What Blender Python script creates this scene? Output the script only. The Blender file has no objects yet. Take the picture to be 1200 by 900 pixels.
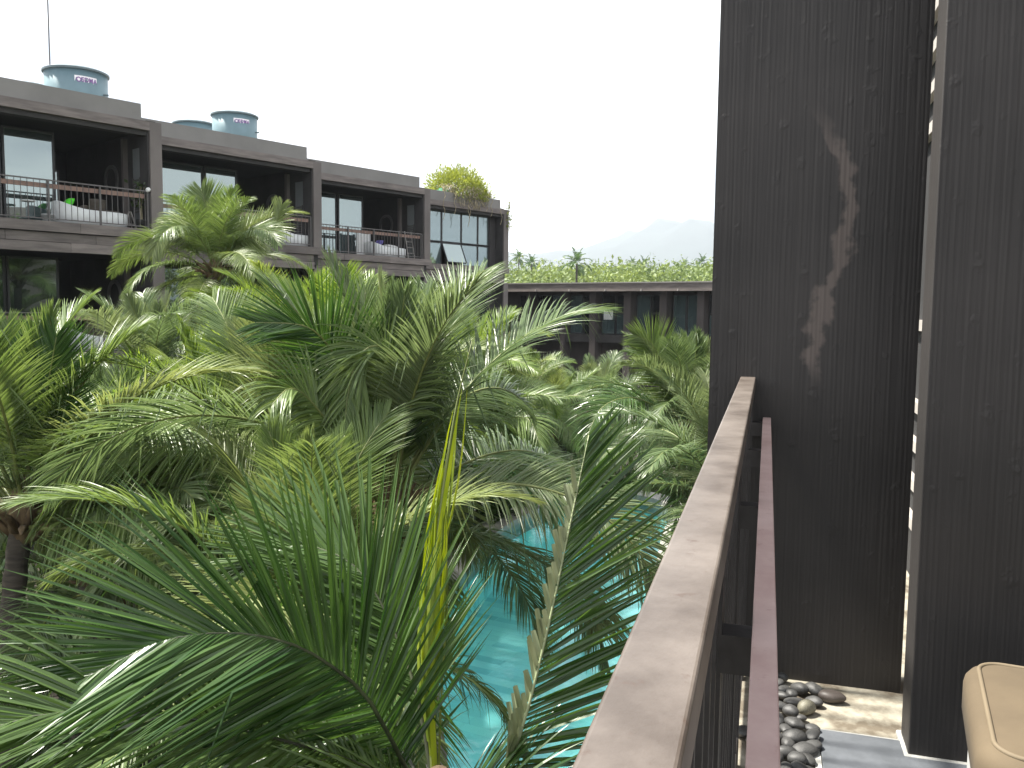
import bpy, math, random
import numpy as np
from mathutils import Vector, Matrix
random.seed(7); np.random.seed(7)
R = math.radians
sc = bpy.context.scene
C = sc.collection

# ---------------------------------------------------------------- camera
EYE = 4.9
PITCH, ROLL, F = 4.9, 0.6, 1000.0          # F in pixels of the 1200 px wide photograph
cam_d = bpy.data.cameras.new('camera'); cam = bpy.data.objects.new('camera', cam_d); C.objects.link(cam)
cam_d.sensor_width = 36; cam_d.lens = 36 * F / 1200; cam_d.clip_start = 0.05; cam_d.clip_end = 9000
CM = Matrix.Rotation(R(90 - PITCH), 4, 'X') @ Matrix.Rotation(R(ROLL), 4, 'Z')
CM.translation = (0, 0, EYE)
cam.matrix_world = CM
sc.camera = cam
cam_d.dof.use_dof = False

# ---------------------------------------------------------------- sky and sun
SUN_EL, SUN_AZ = 60, -74                   # azimuth from +Y towards +X
w = bpy.data.worlds.new('World'); sc.world = w; w.use_nodes = True
nt = w.node_tree; nt.nodes.clear()
def N(t, kind, **kw):
    n = t.nodes.new(kind)
    for k, v in kw.items():
        if k.startswith('_'): setattr(n, k[1:], v)
        else: n.inputs[k].default_value = v
    return n
out = N(nt, 'ShaderNodeOutputWorld'); bg = N(nt, 'ShaderNodeBackground', Strength=0.062)
sky = N(nt, 'ShaderNodeTexSky', _sky_type='NISHITA', _sun_disc=False, _sun_elevation=R(SUN_EL),
        _sun_rotation=R(SUN_AZ), _dust_density=3.0, _air_density=1.0)
tc = N(nt, 'ShaderNodeTexCoord')
mp = N(nt, 'ShaderNodeMapping'); mp.inputs['Scale'].default_value = (1, 1, 5.0); mp.inputs['Location'].default_value = (4.1, 1, 0)
no = N(nt, 'ShaderNodeTexNoise', Scale=2.3, Detail=4.0, Roughness=0.5)
cr = N(nt, 'ShaderNodeValToRGB')
cr.color_ramp.elements[0].position = 0.35; cr.color_ramp.elements[0].color = (4.0, 4.7, 5.9, 1)
cr.color_ramp.elements[1].position = 0.54; cr.color_ramp.elements[1].color = (11.0, 11.1, 11.2, 1)
mx = N(nt, 'ShaderNodeMixRGB', Fac=0.88)
L = nt.links.new
L(tc.outputs['Generated'], mp.inputs['Vector']); L(mp.outputs['Vector'], no.inputs['Vector'])
L(no.outputs['Fac'], cr.inputs['Fac']); L(sky.outputs['Color'], mx.inputs['Color1']); L(cr.outputs['Color'], mx.inputs['Color2'])
L(mx.outputs['Color'], bg.inputs['Color']); L(bg.outputs['Background'], out.inputs['Surface'])

sd = bpy.data.lights.new('sun', 'SUN'); sun = bpy.data.objects.new('sun', sd); C.objects.link(sun)
sd.energy = 5.0; sd.angle = R(4); sd.color = (1.0, 0.95, 0.86)
sdir = Vector((math.sin(R(SUN_AZ)) * math.cos(R(SUN_EL)), math.cos(R(SUN_AZ)) * math.cos(R(SUN_EL)), math.sin(R(SUN_EL))))
sun.rotation_euler = sdir.to_track_quat('Z', 'Y').to_euler()
sun.location = (0, 0, 60)

sc.view_settings.view_transform = 'Standard'; sc.view_settings.look = 'None'
sc.view_settings.gamma = 1; sc.view_settings.use_curve_mapping = False
sc.view_settings.exposure = 1.55

# ---------------------------------------------------------------- pixel helpers (photo pixels -> rays)
def ray(x, y): return CM.to_3x3() @ Vector(((x - 600) / F, -(y - 450) / F, -1))
def at(x, y, depth): return Vector((0, 0, EYE)) + ray(x, y) * depth
def on_z(x, y, z):
    v = ray(x, y); return Vector((0, 0, EYE)) + v * ((z - EYE) / v.z)

# ---------------------------------------------------------------- object helpers
def tag(o, label=None, cat=None, group=None, kind=None):
    if label: o['label'] = label
    if cat: o['category'] = cat
    if group: o['group'] = group
    if kind: o['kind'] = kind
    return o
def empty(name, loc=(0, 0, 0), rz=0, **kw):
    o = bpy.data.objects.new(name, None); C.objects.link(o); o.location = loc; o.rotation_euler = (0, 0, rz)
    o.empty_display_size = 0.2
    return tag(o, **kw)
def link(name, me, parent=None, mat=None, loc=None, rz=None):
    o = bpy.data.objects.new(name, me); C.objects.link(o)
    if mat is not None and len(me.materials) == 0: me.materials.append(mat)
    if parent: o.parent = parent
    if loc is not None: o.location = loc
    if rz is not None: o.rotation_euler = (0, 0, rz)
    return o
class MB:
    def __init__(s): s.v = []; s.f = []
    def add(s, v, f):
        b = len(s.v); s.v += [tuple(p) for p in v]; s.f += [tuple(i + b for i in q) for q in f]; return s
    def box(s, x0, x1, y0, y1, z0, z1):
        return s.add([(x0,y0,z0),(x1,y0,z0),(x1,y1,z0),(x0,y1,z0),(x0,y0,z1),(x1,y0,z1),(x1,y1,z1),(x0,y1,z1)],
                     [(0,3,2,1),(4,5,6,7),(0,1,5,4),(1,2,6,5),(2,3,7,6),(3,0,4,7)])
    def tube(s, pts, rad, n=6, cap=True):
        pts = [Vector(p) for p in pts]; rings = []
        for i, p in enumerate(pts):
            t = (pts[min(i+1, len(pts)-1)] - pts[max(i-1, 0)]).normalized()
            a = t.orthogonal().normalized() if i == 0 else (pa - t * pa.dot(t)).normalized()
            pa = a; b = t.cross(a); r = rad[i] if hasattr(rad, '__len__') else rad
            rings.append([p + (a * math.cos(k*2*math.pi/n) + b * math.sin(k*2*math.pi/n)) * r for k in range(n)])
        v = [q for rg in rings for q in rg]; f = []
        for i in range(len(pts) - 1):
            for k in range(n): f.append((i*n+k, i*n+(k+1)%n, (i+1)*n+(k+1)%n, (i+1)*n+k))
        if cap: f += [tuple(range(n))[::-1], tuple((len(pts)-1)*n + k for k in range(n))]
        return s.add(v, f)
    def lathe(s, prof, n=24, c=(0,0,0), sx=1, sy=1, cap=True):
        v = []; f = []
        for r, z in prof:
            for k in range(n):
                a = 2*math.pi*k/n; v.append((c[0]+r*sx*math.cos(a), c[1]+r*sy*math.sin(a), c[2]+z))
        for i in range(len(prof)-1):
            for k in range(n): f.append((i*n+k, i*n+(k+1)%n, (i+1)*n+(k+1)%n, (i+1)*n+k))
        if cap: f += [tuple(range(n))[::-1], tuple((len(prof)-1)*n+k for k in range(n))]
        return s.add(v, f)
    def mesh(s, name, smooth=False):
        me = bpy.data.meshes.new(name); me.from_pydata(s.v, [], s.f); me.update()
        if smooth: me.polygons.foreach_set('use_smooth', [True]*len(me.polygons))
        return me
    def build(s, name, mat, parent=None, bevel=0, smooth=False, loc=None, rz=None):
        o = link(name, s.mesh(name, smooth), parent, mat, loc, rz)
        if bevel:
            m = o.modifiers.new('bevel', 'BEVEL'); m.width = bevel; m.segments = 3; m.limit_method = 'ANGLE'; m.angle_limit = R(40)
        return o
def np_mesh(name, V, Fs, var=None, smooth=False):
    me = bpy.data.meshes.new(name); me.from_pydata(V.tolist() if hasattr(V, 'tolist') else V, [], Fs)
    if var is not None:
        a = me.attributes.new('var', 'FLOAT', 'POINT'); a.data.foreach_set('value', np.asarray(var, dtype=np.float32))
    if smooth: me.polygons.foreach_set('use_smooth', [True]*len(me.polygons))
    me.update(); return me

# ---------------------------------------------------------------- materials
def mat(name, col, rough=0.6, var=0.15, scale=8, col2=None, bump=0, bscale=40, spec=0.5, metal=0, stretch=(1,1,1), detail=6, contrast=(0.35,0.65)):
    m = bpy.data.materials.new(name); m.use_nodes = True; t = m.node_tree; p = t.nodes['Principled BSDF']
    p.inputs['Roughness'].default_value = rough; p.inputs['Metallic'].default_value = metal
    p.inputs['Specular IOR Level'].default_value = spec
    tcn = N(t, 'ShaderNodeTexCoord'); mpn = N(t, 'ShaderNodeMapping'); mpn.inputs['Scale'].default_value = stretch
    nz = N(t, 'ShaderNodeTexNoise', Scale=scale, Detail=detail, Roughness=0.6)
    rp = N(t, 'ShaderNodeValToRGB')
    c2 = col2 if col2 else tuple(c*(1-var) for c in col); c1 = col if col2 else tuple(min(1, c*(1+var)) for c in col)
    rp.color_ramp.elements[0].position = contrast[0]; rp.color_ramp.elements[1].position = contrast[1]
    rp.color_ramp.elements[0].color = (*c2, 1); rp.color_ramp.elements[1].color = (*c1, 1)
    l = t.links.new
    l(tcn.outputs['Object'], mpn.inputs['Vector']); l(mpn.outputs['Vector'], nz.inputs['Vector'])
    l(nz.outputs['Fac'], rp.inputs['Fac']); l(rp.outputs['Color'], p.inputs['Base Color'])
    if bump:
        n2 = N(t, 'ShaderNodeTexNoise', Scale=bscale, Detail=4.0); b = N(t, 'ShaderNodeBump', Strength=bump, Distance=0.01)
        l(mpn.outputs['Vector'], n2.inputs['Vector']); l(n2.outputs['Fac'], b.inputs['Height']); l(b.outputs['Normal'], p.inputs['Normal'])
    return m

def leaf_mat(name, c_dark, c_light, c_old, rough=0.38, trans=0.30):
    m = bpy.data.materials.new(name); m.use_nodes = True; t = m.node_tree; p = t.nodes['Principled BSDF']; o = t.nodes['Material Output']
    l = t.links.new
    at_ = N(t, 'ShaderNodeAttribute', _attribute_name='var'); oi = N(t, 'ShaderNodeObjectInfo')
    mx1 = N(t, 'ShaderNodeMixRGB', Color1=(*c_dark, 1), Color2=(*c_light, 1))
    mx2 = N(t, 'ShaderNodeMixRGB', Color2=(*c_old, 1))
    mr = N(t, 'ShaderNodeMapRange'); mr.inputs['From Min'].default_value = 0.62; mr.inputs['From Max'].default_value = 1.0
    mr.inputs['To Max'].default_value = 0.75
    l(at_.outputs['Fac'], mx1.inputs['Fac']); l(mx1.outputs['Color'], mx2.inputs['Color1'])
    l(oi.outputs['Random'], mr.inputs['Value']); l(mr.outputs['Result'], mx2.inputs['Fac'])
    l(mx2.outputs['Color'], p.inputs['Base Color'])
    p.inputs['Roughness'].default_value = rough; p.inputs['Specular IOR Level'].default_value = 0.5
    tr = N(t, 'ShaderNodeBsdfTranslucent'); hs = N(t, 'ShaderNodeHueSaturation', Saturation=1.15, Value=1.5)
    hs.inputs['Hue'].default_value = 0.485
    l(mx2.outputs['Color'], hs.inputs['Color']); l(hs.outputs['Color'], tr.inputs['Color'])
    ms = N(t, 'ShaderNodeMixShader', Fac=trans)
    l(p.outputs['BSDF'], ms.inputs[1]); l(tr.outputs['BSDF'], ms.inputs[2]); l(ms.outputs['Shader'], o.inputs['Surface'])
    return m

def glass_mat(name, tint=(0.62, 0.74, 0.74), base=(0.02, 0.035, 0.035), fac=0.5, rough=0.01):
    m = bpy.data.materials.new(name); m.use_nodes = True; t = m.node_tree; p = t.nodes['Principled BSDF']; o = t.nodes['Material Output']
    p.inputs['Base Color'].default_value = (*base, 1); p.inputs['Roughness'].default_value = 0.1
    g = N(t, 'ShaderNodeBsdfGlossy', Roughness=rough); g.inputs['Color'].default_value = (*tint, 1)
    nz = N(t, 'ShaderNodeTexNoise', Scale=0.7, Detail=1.0); b = N(t, 'ShaderNodeBump', Strength=0.02, Distance=0.02)
    tcn = N(t, 'ShaderNodeTexCoord'); ms = N(t, 'ShaderNodeMixShader', Fac=fac)
    l = t.links.new
    l(tcn.outputs['Object'], nz.inputs['Vector']); l(nz.outputs['Fac'], b.inputs['Height']); l(b.outputs['Normal'], g.inputs['Normal'])
    l(p.outputs['BSDF'], ms.inputs[1]); l(g.outputs['BSDF'], ms.inputs[2]); l(ms.outputs['Shader'], o.inputs['Surface'])
    return m

M = {}
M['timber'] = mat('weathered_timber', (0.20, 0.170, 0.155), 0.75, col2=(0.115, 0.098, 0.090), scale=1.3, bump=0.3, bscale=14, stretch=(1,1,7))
def obj_tone(m, lo, hi):
    t = m.node_tree; p = t.nodes['Principled BSDF']; src = p.inputs['Base Color'].links[0].from_socket
    oi = N(t, 'ShaderNodeObjectInfo'); mr = N(t, 'ShaderNodeMapRange'); mr.inputs['To Min'].default_value = lo; mr.inputs['To Max'].default_value = hi
    mm = N(t, 'ShaderNodeMixRGB', _blend_type='MULTIPLY', Fac=1.0)
    t.links.new(oi.outputs['Random'], mr.inputs['Value']); t.links.new(src, mm.inputs['Color1']); t.links.new(mr.outputs['Result'], mm.inputs['Color2']); t.links.new(mm.outputs['Color'], p.inputs['Base Color'])
obj_tone(M['timber'], 0.8, 1.2)
M['frame'] = mat('weathered_frame', (0.175, 0.152, 0.140), 0.75, col2=(0.120, 0.104, 0.097), scale=1.1, bump=0.2, bscale=20, stretch=(1,1,0.5))
M['parapet'] = mat('grey_render', (0.215, 0.205, 0.193), 0.85, var=0.1, scale=0.8, bump=0.1)
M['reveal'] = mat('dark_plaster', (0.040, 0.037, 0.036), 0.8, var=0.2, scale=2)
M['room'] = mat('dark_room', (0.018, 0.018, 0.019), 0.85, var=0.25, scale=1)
M['mirror_frame'] = mat('mirror_ring', (0.10, 0.095, 0.09), 0.5)
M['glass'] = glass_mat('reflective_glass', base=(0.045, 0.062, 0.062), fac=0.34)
M['glass_pale'] = glass_mat('corner_glass_sky_tone', base=(0.12, 0.155, 0.155), fac=0.30)  # part of the panes' sky reflection is put into the paler base colour
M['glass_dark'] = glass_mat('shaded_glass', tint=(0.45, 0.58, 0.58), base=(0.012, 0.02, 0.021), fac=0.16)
M['mirror_sky'] = mat('mirror_sky_tone', (0.20, 0.215, 0.215), 0.4, var=0.1, scale=1)  # sky reflected by the tall mirror, painted as a pale surface colour
M['alu'] = mat('bronze_aluminium', (0.03, 0.03, 0.031), 0.45, var=0.1)
M['rail_metal'] = mat('grey_rail_paint', (0.10, 0.092, 0.088), 0.5, var=0.15)
M['rail_wood'] = mat('red_timber_rail', (0.34, 0.22, 0.175), 0.7, col2=(0.20, 0.125, 0.10), scale=2.5, stretch=(4, 1, 1))
M['white'] = mat('white_lacquer', (0.72, 0.73, 0.72), 0.4, var=0.06)
M['white_fabric'] = mat('white_fabric', (0.70, 0.70, 0.68), 0.85, var=0.08, scale=6, bump=0.2, bscale=60)
M['brown_fabric'] = mat('brown_fabric', (0.075, 0.062, 0.05), 0.9, var=0.2, scale=10)
M['green_fabric'] = mat('lime_fabric', (0.10, 0.75, 0.03), 0.8, var=0.08)
M['violet_fabric'] = mat('violet_fabric', (0.12, 0.10, 0.36), 0.8, var=0.1)
M['tank'] = mat('blue_grey_tank', (0.135, 0.215, 0.245), 0.5, var=0.08, scale=2)
M['tank_rim'] = mat('tank_rim', (0.10, 0.14, 0.155), 0.5)
M['label'] = mat('label_white', (0.82, 0.80, 0.84), 0.6, var=0.03)
M['label_soft'] = mat('white_painted_base', (0.42, 0.42, 0.41), 0.6, var=0.05)
M['print'] = mat('label_print', (0.20, 0.10, 0.28), 0.6)
M['trunk'] = mat('palm_trunk', (0.09, 0.075, 0.058), 0.9, col2=(0.035, 0.029, 0.023), scale=3, bump=0.8, bscale=9, stretch=(1, 1, 6))
M['fibre'] = mat('palm_fibre', (0.17, 0.12, 0.06), 0.9, col2=(0.07, 0.045, 0.025), scale=6, bump=0.5, stretch=(3, 3, 0.6))
M['leaf'] = leaf_mat('palm_leaf', (0.080, 0.132, 0.036), (0.190, 0.260, 0.085), (0.25, 0.29, 0.115), rough=0.40)
M['leaf_fresh'] = leaf_mat('palm_leaf_fresh', (0.100, 0.170, 0.034), (0.230, 0.310, 0.075), (0.27, 0.32, 0.095), rough=0.40, trans=0.34)
M['leaf_grey'] = leaf_mat('palm_leaf_grey', (0.076, 0.122, 0.048), (0.175, 0.235, 0.105), (0.215, 0.25, 0.12), rough=0.34)
M['leaf_dry'] = leaf_mat('palm_leaf_dry', (0.16, 0.11, 0.05), (0.28, 0.21, 0.11), (0.25, 0.18, 0.09), rough=0.7, trans=0.15)
M['leaf_dark'] = leaf_mat('palm_leaf_dark', (0.026, 0.068, 0.016), (0.080, 0.150, 0.038), (0.10, 0.15, 0.045), rough=0.26, trans=0.30)
M['leaf_spear'] = leaf_mat('palm_spear_leaf', (0.13, 0.19, 0.02), (0.30, 0.37, 0.05), (0.28, 0.34, 0.05), trans=0.35)
M['leaf_stub'] = leaf_mat('palm_cut_leaf', (0.16, 0.19, 0.10), (0.30, 0.33, 0.20), (0.3, 0.3, 0.2), trans=0.15)
M['midrib'] = mat('palm_midrib', (0.18, 0.20, 0.06), 0.45, col2=(0.11, 0.14, 0.04), scale=2)
M['midrib_pale'] = mat('pale_midrib', (0.40, 0.44, 0.26), 0.45, col2=(0.30, 0.35, 0.18), scale=2)
M['midrib_dark'] = mat('dark_midrib', (0.075, 0.09, 0.045), 0.4, col2=(0.03, 0.035, 0.02), scale=4)
M['shrub'] = leaf_mat('shrub_leaf', (0.03, 0.055, 0.018), (0.065, 0.10, 0.028), (0.08, 0.10, 0.03), rough=0.5)
M['cover'] = leaf_mat('ground_cover_leaf', (0.022, 0.045, 0.014), (0.05, 0.085, 0.022), (0.06, 0.08, 0.025), rough=0.5)
M['forest'] = leaf_mat('forest_leaf', (0.085, 0.135, 0.035), (0.21, 0.27, 0.075), (0.16, 0.20, 0.06), rough=0.6, trans=0.25)
M['bush'] = leaf_mat('roof_bush_leaf', (0.11, 0.16, 0.03), (0.26, 0.30, 0.07), (0.26, 0.30, 0.07), rough=0.6, trans=0.35)
M['vine'] = mat('dry_vine', (0.34, 0.29, 0.19), 0.8)
M['net'] = mat('green_net', (0.05, 0.24, 0.14), 0.7)
M['soil'] = mat('garden_soil', (0.045, 0.036, 0.026), 0.95, col2=(0.02, 0.018, 0.014), scale=0.8, bump=0.6)
M['coping'] = mat('pool_coping', (0.30, 0.29, 0.27), 0.8, var=0.15, scale=3, bump=0.2)
M['hill'] = mat('wooded_hill', (0.030, 0.046, 0.040), 0.9, col2=(0.018, 0.030, 0.028), scale=0.02)
M['floor_conc'] = mat('stained_concrete', (0.30, 0.28, 0.225), 0.85, col2=(0.115, 0.095, 0.068), scale=7, bump=0.5, bscale=30, contrast=(0.38, 0.56), detail=9)
M['slate'] = mat('slate_paver', (0.115, 0.125, 0.14), 0.6, col2=(0.075, 0.083, 0.093), scale=6, bump=0.3, bscale=25)
M['grout'] = mat('white_grout', (0.34, 0.34, 0.32), 0.85, var=0.12, scale=14, bump=0.4)
M['pebble'] = mat('dark_pebble', (0.070, 0.070, 0.068), 0.5, col2=(0.035, 0.035, 0.035), scale=9, bump=0.15, bscale=60)
M['pebble_brown'] = mat('brown_pebble', (0.075, 0.062, 0.055), 0.5, var=0.2, scale=9)
M['pebble_pale'] = mat('pale_pebble', (0.25, 0.235, 0.17), 0.6, col2=(0.06, 0.058, 0.05), scale=16)
M['cushion'] = mat('beige_canvas', (0.115, 0.087, 0.053), 0.9, col2=(0.088, 0.066, 0.040), scale=3.5, bump=0.25, bscale=9)
M['piping'] = mat('beige_piping', (0.15, 0.118, 0.075), 0.8, var=0.06, scale=8)
M['wing_wall'] = mat('wing_timber', (0.060, 0.050, 0.047), 0.8, var=0.2, scale=1.5, stretch=(1,1,0.4))
M['slat_pale'] = mat('pale_slat', (0.36, 0.335, 0.31), 0.7, var=0.12, scale=5)

# rusty painted steel of the near handrail
def steel(name, c1, c2, c3, rough=0.42, sc1=5, sc2=38):
    m = bpy.data.materials.new(name); m.use_nodes = True; t = m.node_tree; p = t.nodes['Principled BSDF']; l = t.links.new
    tcn = N(t, 'ShaderNodeTexCoord')
    n1 = N(t, 'ShaderNodeTexNoise', Scale=sc1, Detail=8.0, Roughness=0.65); n2 = N(t, 'ShaderNodeTexNoise', Scale=sc2, Detail=5.0, Roughness=0.7)
    r1 = N(t, 'ShaderNodeValToRGB'); r1.color_ramp.elements[0].position = 0.38; r1.color_ramp.elements[1].position = 0.62
    r1.color_ramp.elements[0].color = (*c1, 1); r1.color_ramp.elements[1].color = (*c2, 1)
    r2 = N(t, 'ShaderNodeValToRGB'); r2.color_ramp.elements[0].position = 0.60; r2.color_ramp.elements[1].position = 0.72
    r2.color_ramp.elements[0].color = (0, 0, 0, 1); r2.color_ramp.elements[1].color = (0.7, 0.7, 0.7, 1)
    mxn = N(t, 'ShaderNodeMixRGB', Color2=(*c3, 1))
    for n in (n1, n2): l(tcn.outputs['Object'], n.inputs['Vector'])
    l(n1.outputs['Fac'], r1.inputs['Fac']); l(n2.outputs['Fac'], r2.inputs['Fac'])
    l(r1.outputs['Color'], mxn.inputs['Color1']); l(r2.outputs['Color'], mxn.inputs['Fac']); l(mxn.outputs['Color'], p.inputs['Base Color'])
    b = N(t, 'ShaderNodeBump', Strength=0.12, Distance=0.004); l(n2.outputs['Fac'], b.inputs['Height']); l(b.outputs['Normal'], p.inputs['Normal'])
    p.inputs['Roughness'].default_value = rough; p.inputs['Specular IOR Level'].default_value = 0.6
    return m
M['handrail'] = steel('worn_handrail_paint', (0.070, 0.055, 0.045), (0.150, 0.127, 0.110), (0.060, 0.034, 0.022))
M['inner_rail'] = steel('faded_mauve_paint', (0.38, 0.255, 0.235), (0.50, 0.37, 0.345), (0.28, 0.17, 0.145), rough=0.55)
M['dark_steel'] = mat('dark_steel', (0.022, 0.020, 0.020), 0.5, var=0.3, scale=20, bump=0.1)

# ---------------------------------------------------------------- near balcony frame (a = along the railing, l = to the right of it)
RA = R(16.6)
DR = Vector((math.sin(RA), math.cos(RA), 0)); LR = Vector((math.cos(RA), -math.sin(RA), 0))
RZ = R(90) - RA                                 # local x along the railing, local y to the left, z up
FLOOR = EYE - 1.40
def rl(p): return p.dot(DR), p.dot(LR)

def wall_mat():
    m = bpy.data.materials.new('combed_dark_plaster'); m.use_nodes = True; t = m.node_tree; p = t.nodes['Principled BSDF']; l = t.links.new
    tcn = N(t, 'ShaderNodeTexCoord'); sp = N(t, 'ShaderNodeSeparateXYZ'); l(tcn.outputs['Object'], sp.inputs['Vector'])
    mpn = N(t, 'ShaderNodeMapping'); mpn.inputs['Scale'].default_value = (60, 60, 1.2); l(tcn.outputs['Object'], mpn.inputs['Vector'])
    nz = N(t, 'ShaderNodeTexNoise', Scale=1.0, Detail=3.0); l(mpn.outputs['Vector'], nz.inputs['Vector'])
    wv = N(t, 'ShaderNodeTexWave', Scale=20.0, Distortion=5.5, Detail=2.0); wv.bands_direction = 'Y'; wv.inputs['Detail Scale'].default_value = 0.7
    mpw = N(t, 'ShaderNodeMapping'); mpw.inputs['Scale'].default_value = (1, 1, 0.06); l(tcn.outputs['Object'], mpw.inputs['Vector']); l(mpw.outputs['Vector'], wv.inputs['Vector'])
    ad = N(t, 'ShaderNodeMath', _operation='ADD'); l(nz.outputs['Fac'], ad.inputs[0])
    ws = N(t, 'ShaderNodeMath', _operation='MULTIPLY'); ws.inputs[1].default_value = 0.16; l(wv.outputs['Fac'], ws.inputs[0]); l(ws.outputs[0], ad.inputs[1])
    lump = N(t, 'ShaderNodeTexNoise', Scale=14.0, Detail=3.0); l(tcn.outputs['Object'], lump.inputs['Vector'])
    lr = N(t, 'ShaderNodeValToRGB'); lr.color_ramp.elements[0].position = 0.62; lr.color_ramp.elements[1].position = 0.8; l(lump.outputs['Fac'], lr.inputs['Fac'])
    ad2 = N(t, 'ShaderNodeMath', _operation='ADD'); l(ad.outputs[0], ad2.inputs[0]); l(lr.outputs['Color'], ad2.inputs[1])
    b = N(t, 'ShaderNodeBump', Strength=0.42, Distance=0.005); l(ad2.outputs[0], b.inputs['Height']); l(b.outputs['Normal'], p.inputs['Normal'])
    big = N(t, 'ShaderNodeTexNoise', Scale=1.6, Detail=5.0); l(tcn.outputs['Object'], big.inputs['Vector'])
    rp = N(t, 'ShaderNodeValToRGB'); rp.color_ramp.elements[0].color = (0.0185, 0.0168, 0.0160, 1); rp.color_ramp.elements[1].color = (0.034, 0.0302, 0.0285, 1)
    rp.color_ramp.elements[0].position = 0.35; rp.color_ramp.elements[1].position = 0.65; l(big.outputs['Fac'], rp.inputs['Fac'])
    # pale water stain running down the panel: centre follows a curve over the height
    fz = N(t, 'ShaderNodeMapRange'); fz.inputs['From Min'].default_value = 1.15; fz.inputs['From Max'].default_value = 2.2; l(sp.outputs['Z'], fz.inputs['Value'])
    fc = N(t, 'ShaderNodeFloatCurve'); cv = fc.mapping.curves[0]
    pts = [(0.0, 0.475), (0.2, 0.47), (0.42, 0.30), (0.64, 0.22), (0.85, 0.40), (1.0, 0.62)]
    cv.points[0].location = pts[0]; cv.points[1].location = pts[-1]
    for q in pts[1:-1]: cv.points.new(*q)
    fc.mapping.update(); l(fz.outputs['Result'], fc.inputs['Value'])
    yc = N(t, 'ShaderNodeMath', _operation='MULTIPLY_ADD'); yc.inputs[1].default_value = 0.4; yc.inputs[2].default_value = -0.36; l(fc.outputs['Value'], yc.inputs[0])
    df = N(t, 'ShaderNodeMath', _operation='SUBTRACT'); l(sp.outputs['Y'], df.inputs[0]); l(yc.outputs[0], df.inputs[1])
    sn = N(t, 'ShaderNodeTexNoise', Scale=11.0, Detail=5.0); l(tcn.outputs['Object'], sn.inputs['Vector'])
    sn2 = N(t, 'ShaderNodeMath', _operation='MULTIPLY_ADD'); sn2.inputs[1].default_value = 0.16; sn2.inputs[2].default_value = -0.08; l(sn.outputs['Fac'], sn2.inputs[0])
    d2 = N(t, 'ShaderNodeMath', _operation='ADD'); l(df.outputs[0], d2.inputs[0]); l(sn2.outputs[0], d2.inputs[1])
    ab = N(t, 'ShaderNodeMath', _operation='ABSOLUTE'); l(d2.outputs[0], ab.inputs[0])
    mk = N(t, 'ShaderNodeMapRange'); mk.interpolation_type = 'SMOOTHSTEP'
    mk.inputs['From Min'].default_value = 0.036; mk.inputs['From Max'].default_value = 0.012; l(ab.outputs[0], mk.inputs['Value'])
    zm = N(t, 'ShaderNodeMapRange'); zm.interpolation_type = 'SMOOTHSTEP'; zm.inputs['From Min'].default_value = 1.12; zm.inputs['From Max'].default_value = 1.25; l(sp.outputs['Z'], zm.inputs['Value'])
    zm2 = N(t, 'ShaderNodeMapRange'); zm2.interpolation_type = 'SMOOTHSTEP'; zm2.inputs['From Min'].default_value = 2.18; zm2.inputs['From Max'].default_value = 1.95; l(sp.outputs['Z'], zm2.inputs['Value'])
    mm = N(t, 'ShaderNodeMath', _operation='MULTIPLY'); l(mk.outputs['Result'], mm.inputs[0]); l(zm.outputs['Result'], mm.inputs[1])
    mm2 = N(t, 'ShaderNodeMath', _operation='MULTIPLY'); l(mm.outputs[0], mm2.inputs[0]); l(zm2.outputs['Result'], mm2.inputs[1])
    mm3 = N(t, 'ShaderNodeMath', _operation='MULTIPLY'); l(mm2.outputs[0], mm3.inputs[0]); mm3.inputs[1].default_value = 0.5
    mxs = N(t, 'ShaderNodeMixRGB', Color2=(0.165, 0.132, 0.115, 1)); l(mm3.outputs[0], mxs.inputs['Fac']); l(rp.outputs['Color'], mxs.inputs['Color1'])
    l(mxs.outputs['Color'], p.inputs['Base Color']); p.inputs['Roughness'].default_value = 0.62; p.inputs['Specular IOR Level'].default_value = 0.5
    return m
M['comb'] = wall_mat()
mw = M['comb'].copy(); mw.name = 'combed_plaster_column'; M['comb_plain'] = mw
for nd in mw.node_tree.nodes:
    if nd.type == 'MATH' and nd.operation == 'MULTIPLY' and abs(nd.inputs[1].default_value - 0.5) < 1e-6 and not nd.inputs[1].is_linked: nd.inputs[1].default_value = 0.0

# ================================================================= SETTING: ground, pool, hills
gm = MB(); gm.add([(-3000, -600, 0), (3000, -600, 0), (3000, 4000, 0), (-3000, 4000, 0)], [(0, 1, 2, 3)])

def smooth_poly(P, k=6):
    P = [Vector((*p, 0)) for p in P]; out = []; n = len(P)
    for i in range(n):
        p0, p1, p2, p3 = P[i-1], P[i], P[(i+1) % n], P[(i+2) % n]
        for j in range(k):
            t = j / k
            out.append(0.5 * ((2*p1) + (p2-p0)*t + (2*p0-5*p1+4*p2-p3)*t*t + (3*p1-p0-3*p2+p3)*t**3))
    return out
POOL = smooth_poly([(1.1, 7.2), (1.9, 12), (2.6, 15), (3.3, 18.0), (3.9, 20.0), (3.5, 21.4), (2.4, 21.9), (1.2, 20.9), (-0.1, 18.4), (-0.75, 15.8), (-1.05, 13.4), (-0.95, 11), (-0.75, 9.2), (-0.3, 7.4)])
def offset(poly, d):
    o = []; n = len(poly)
    for i in range(n):
        t = (poly[(i+1) % n] - poly[i-1]).normalized(); o.append(poly[i] + Vector((t.y, -t.x, 0)) * d)
    return o
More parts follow.
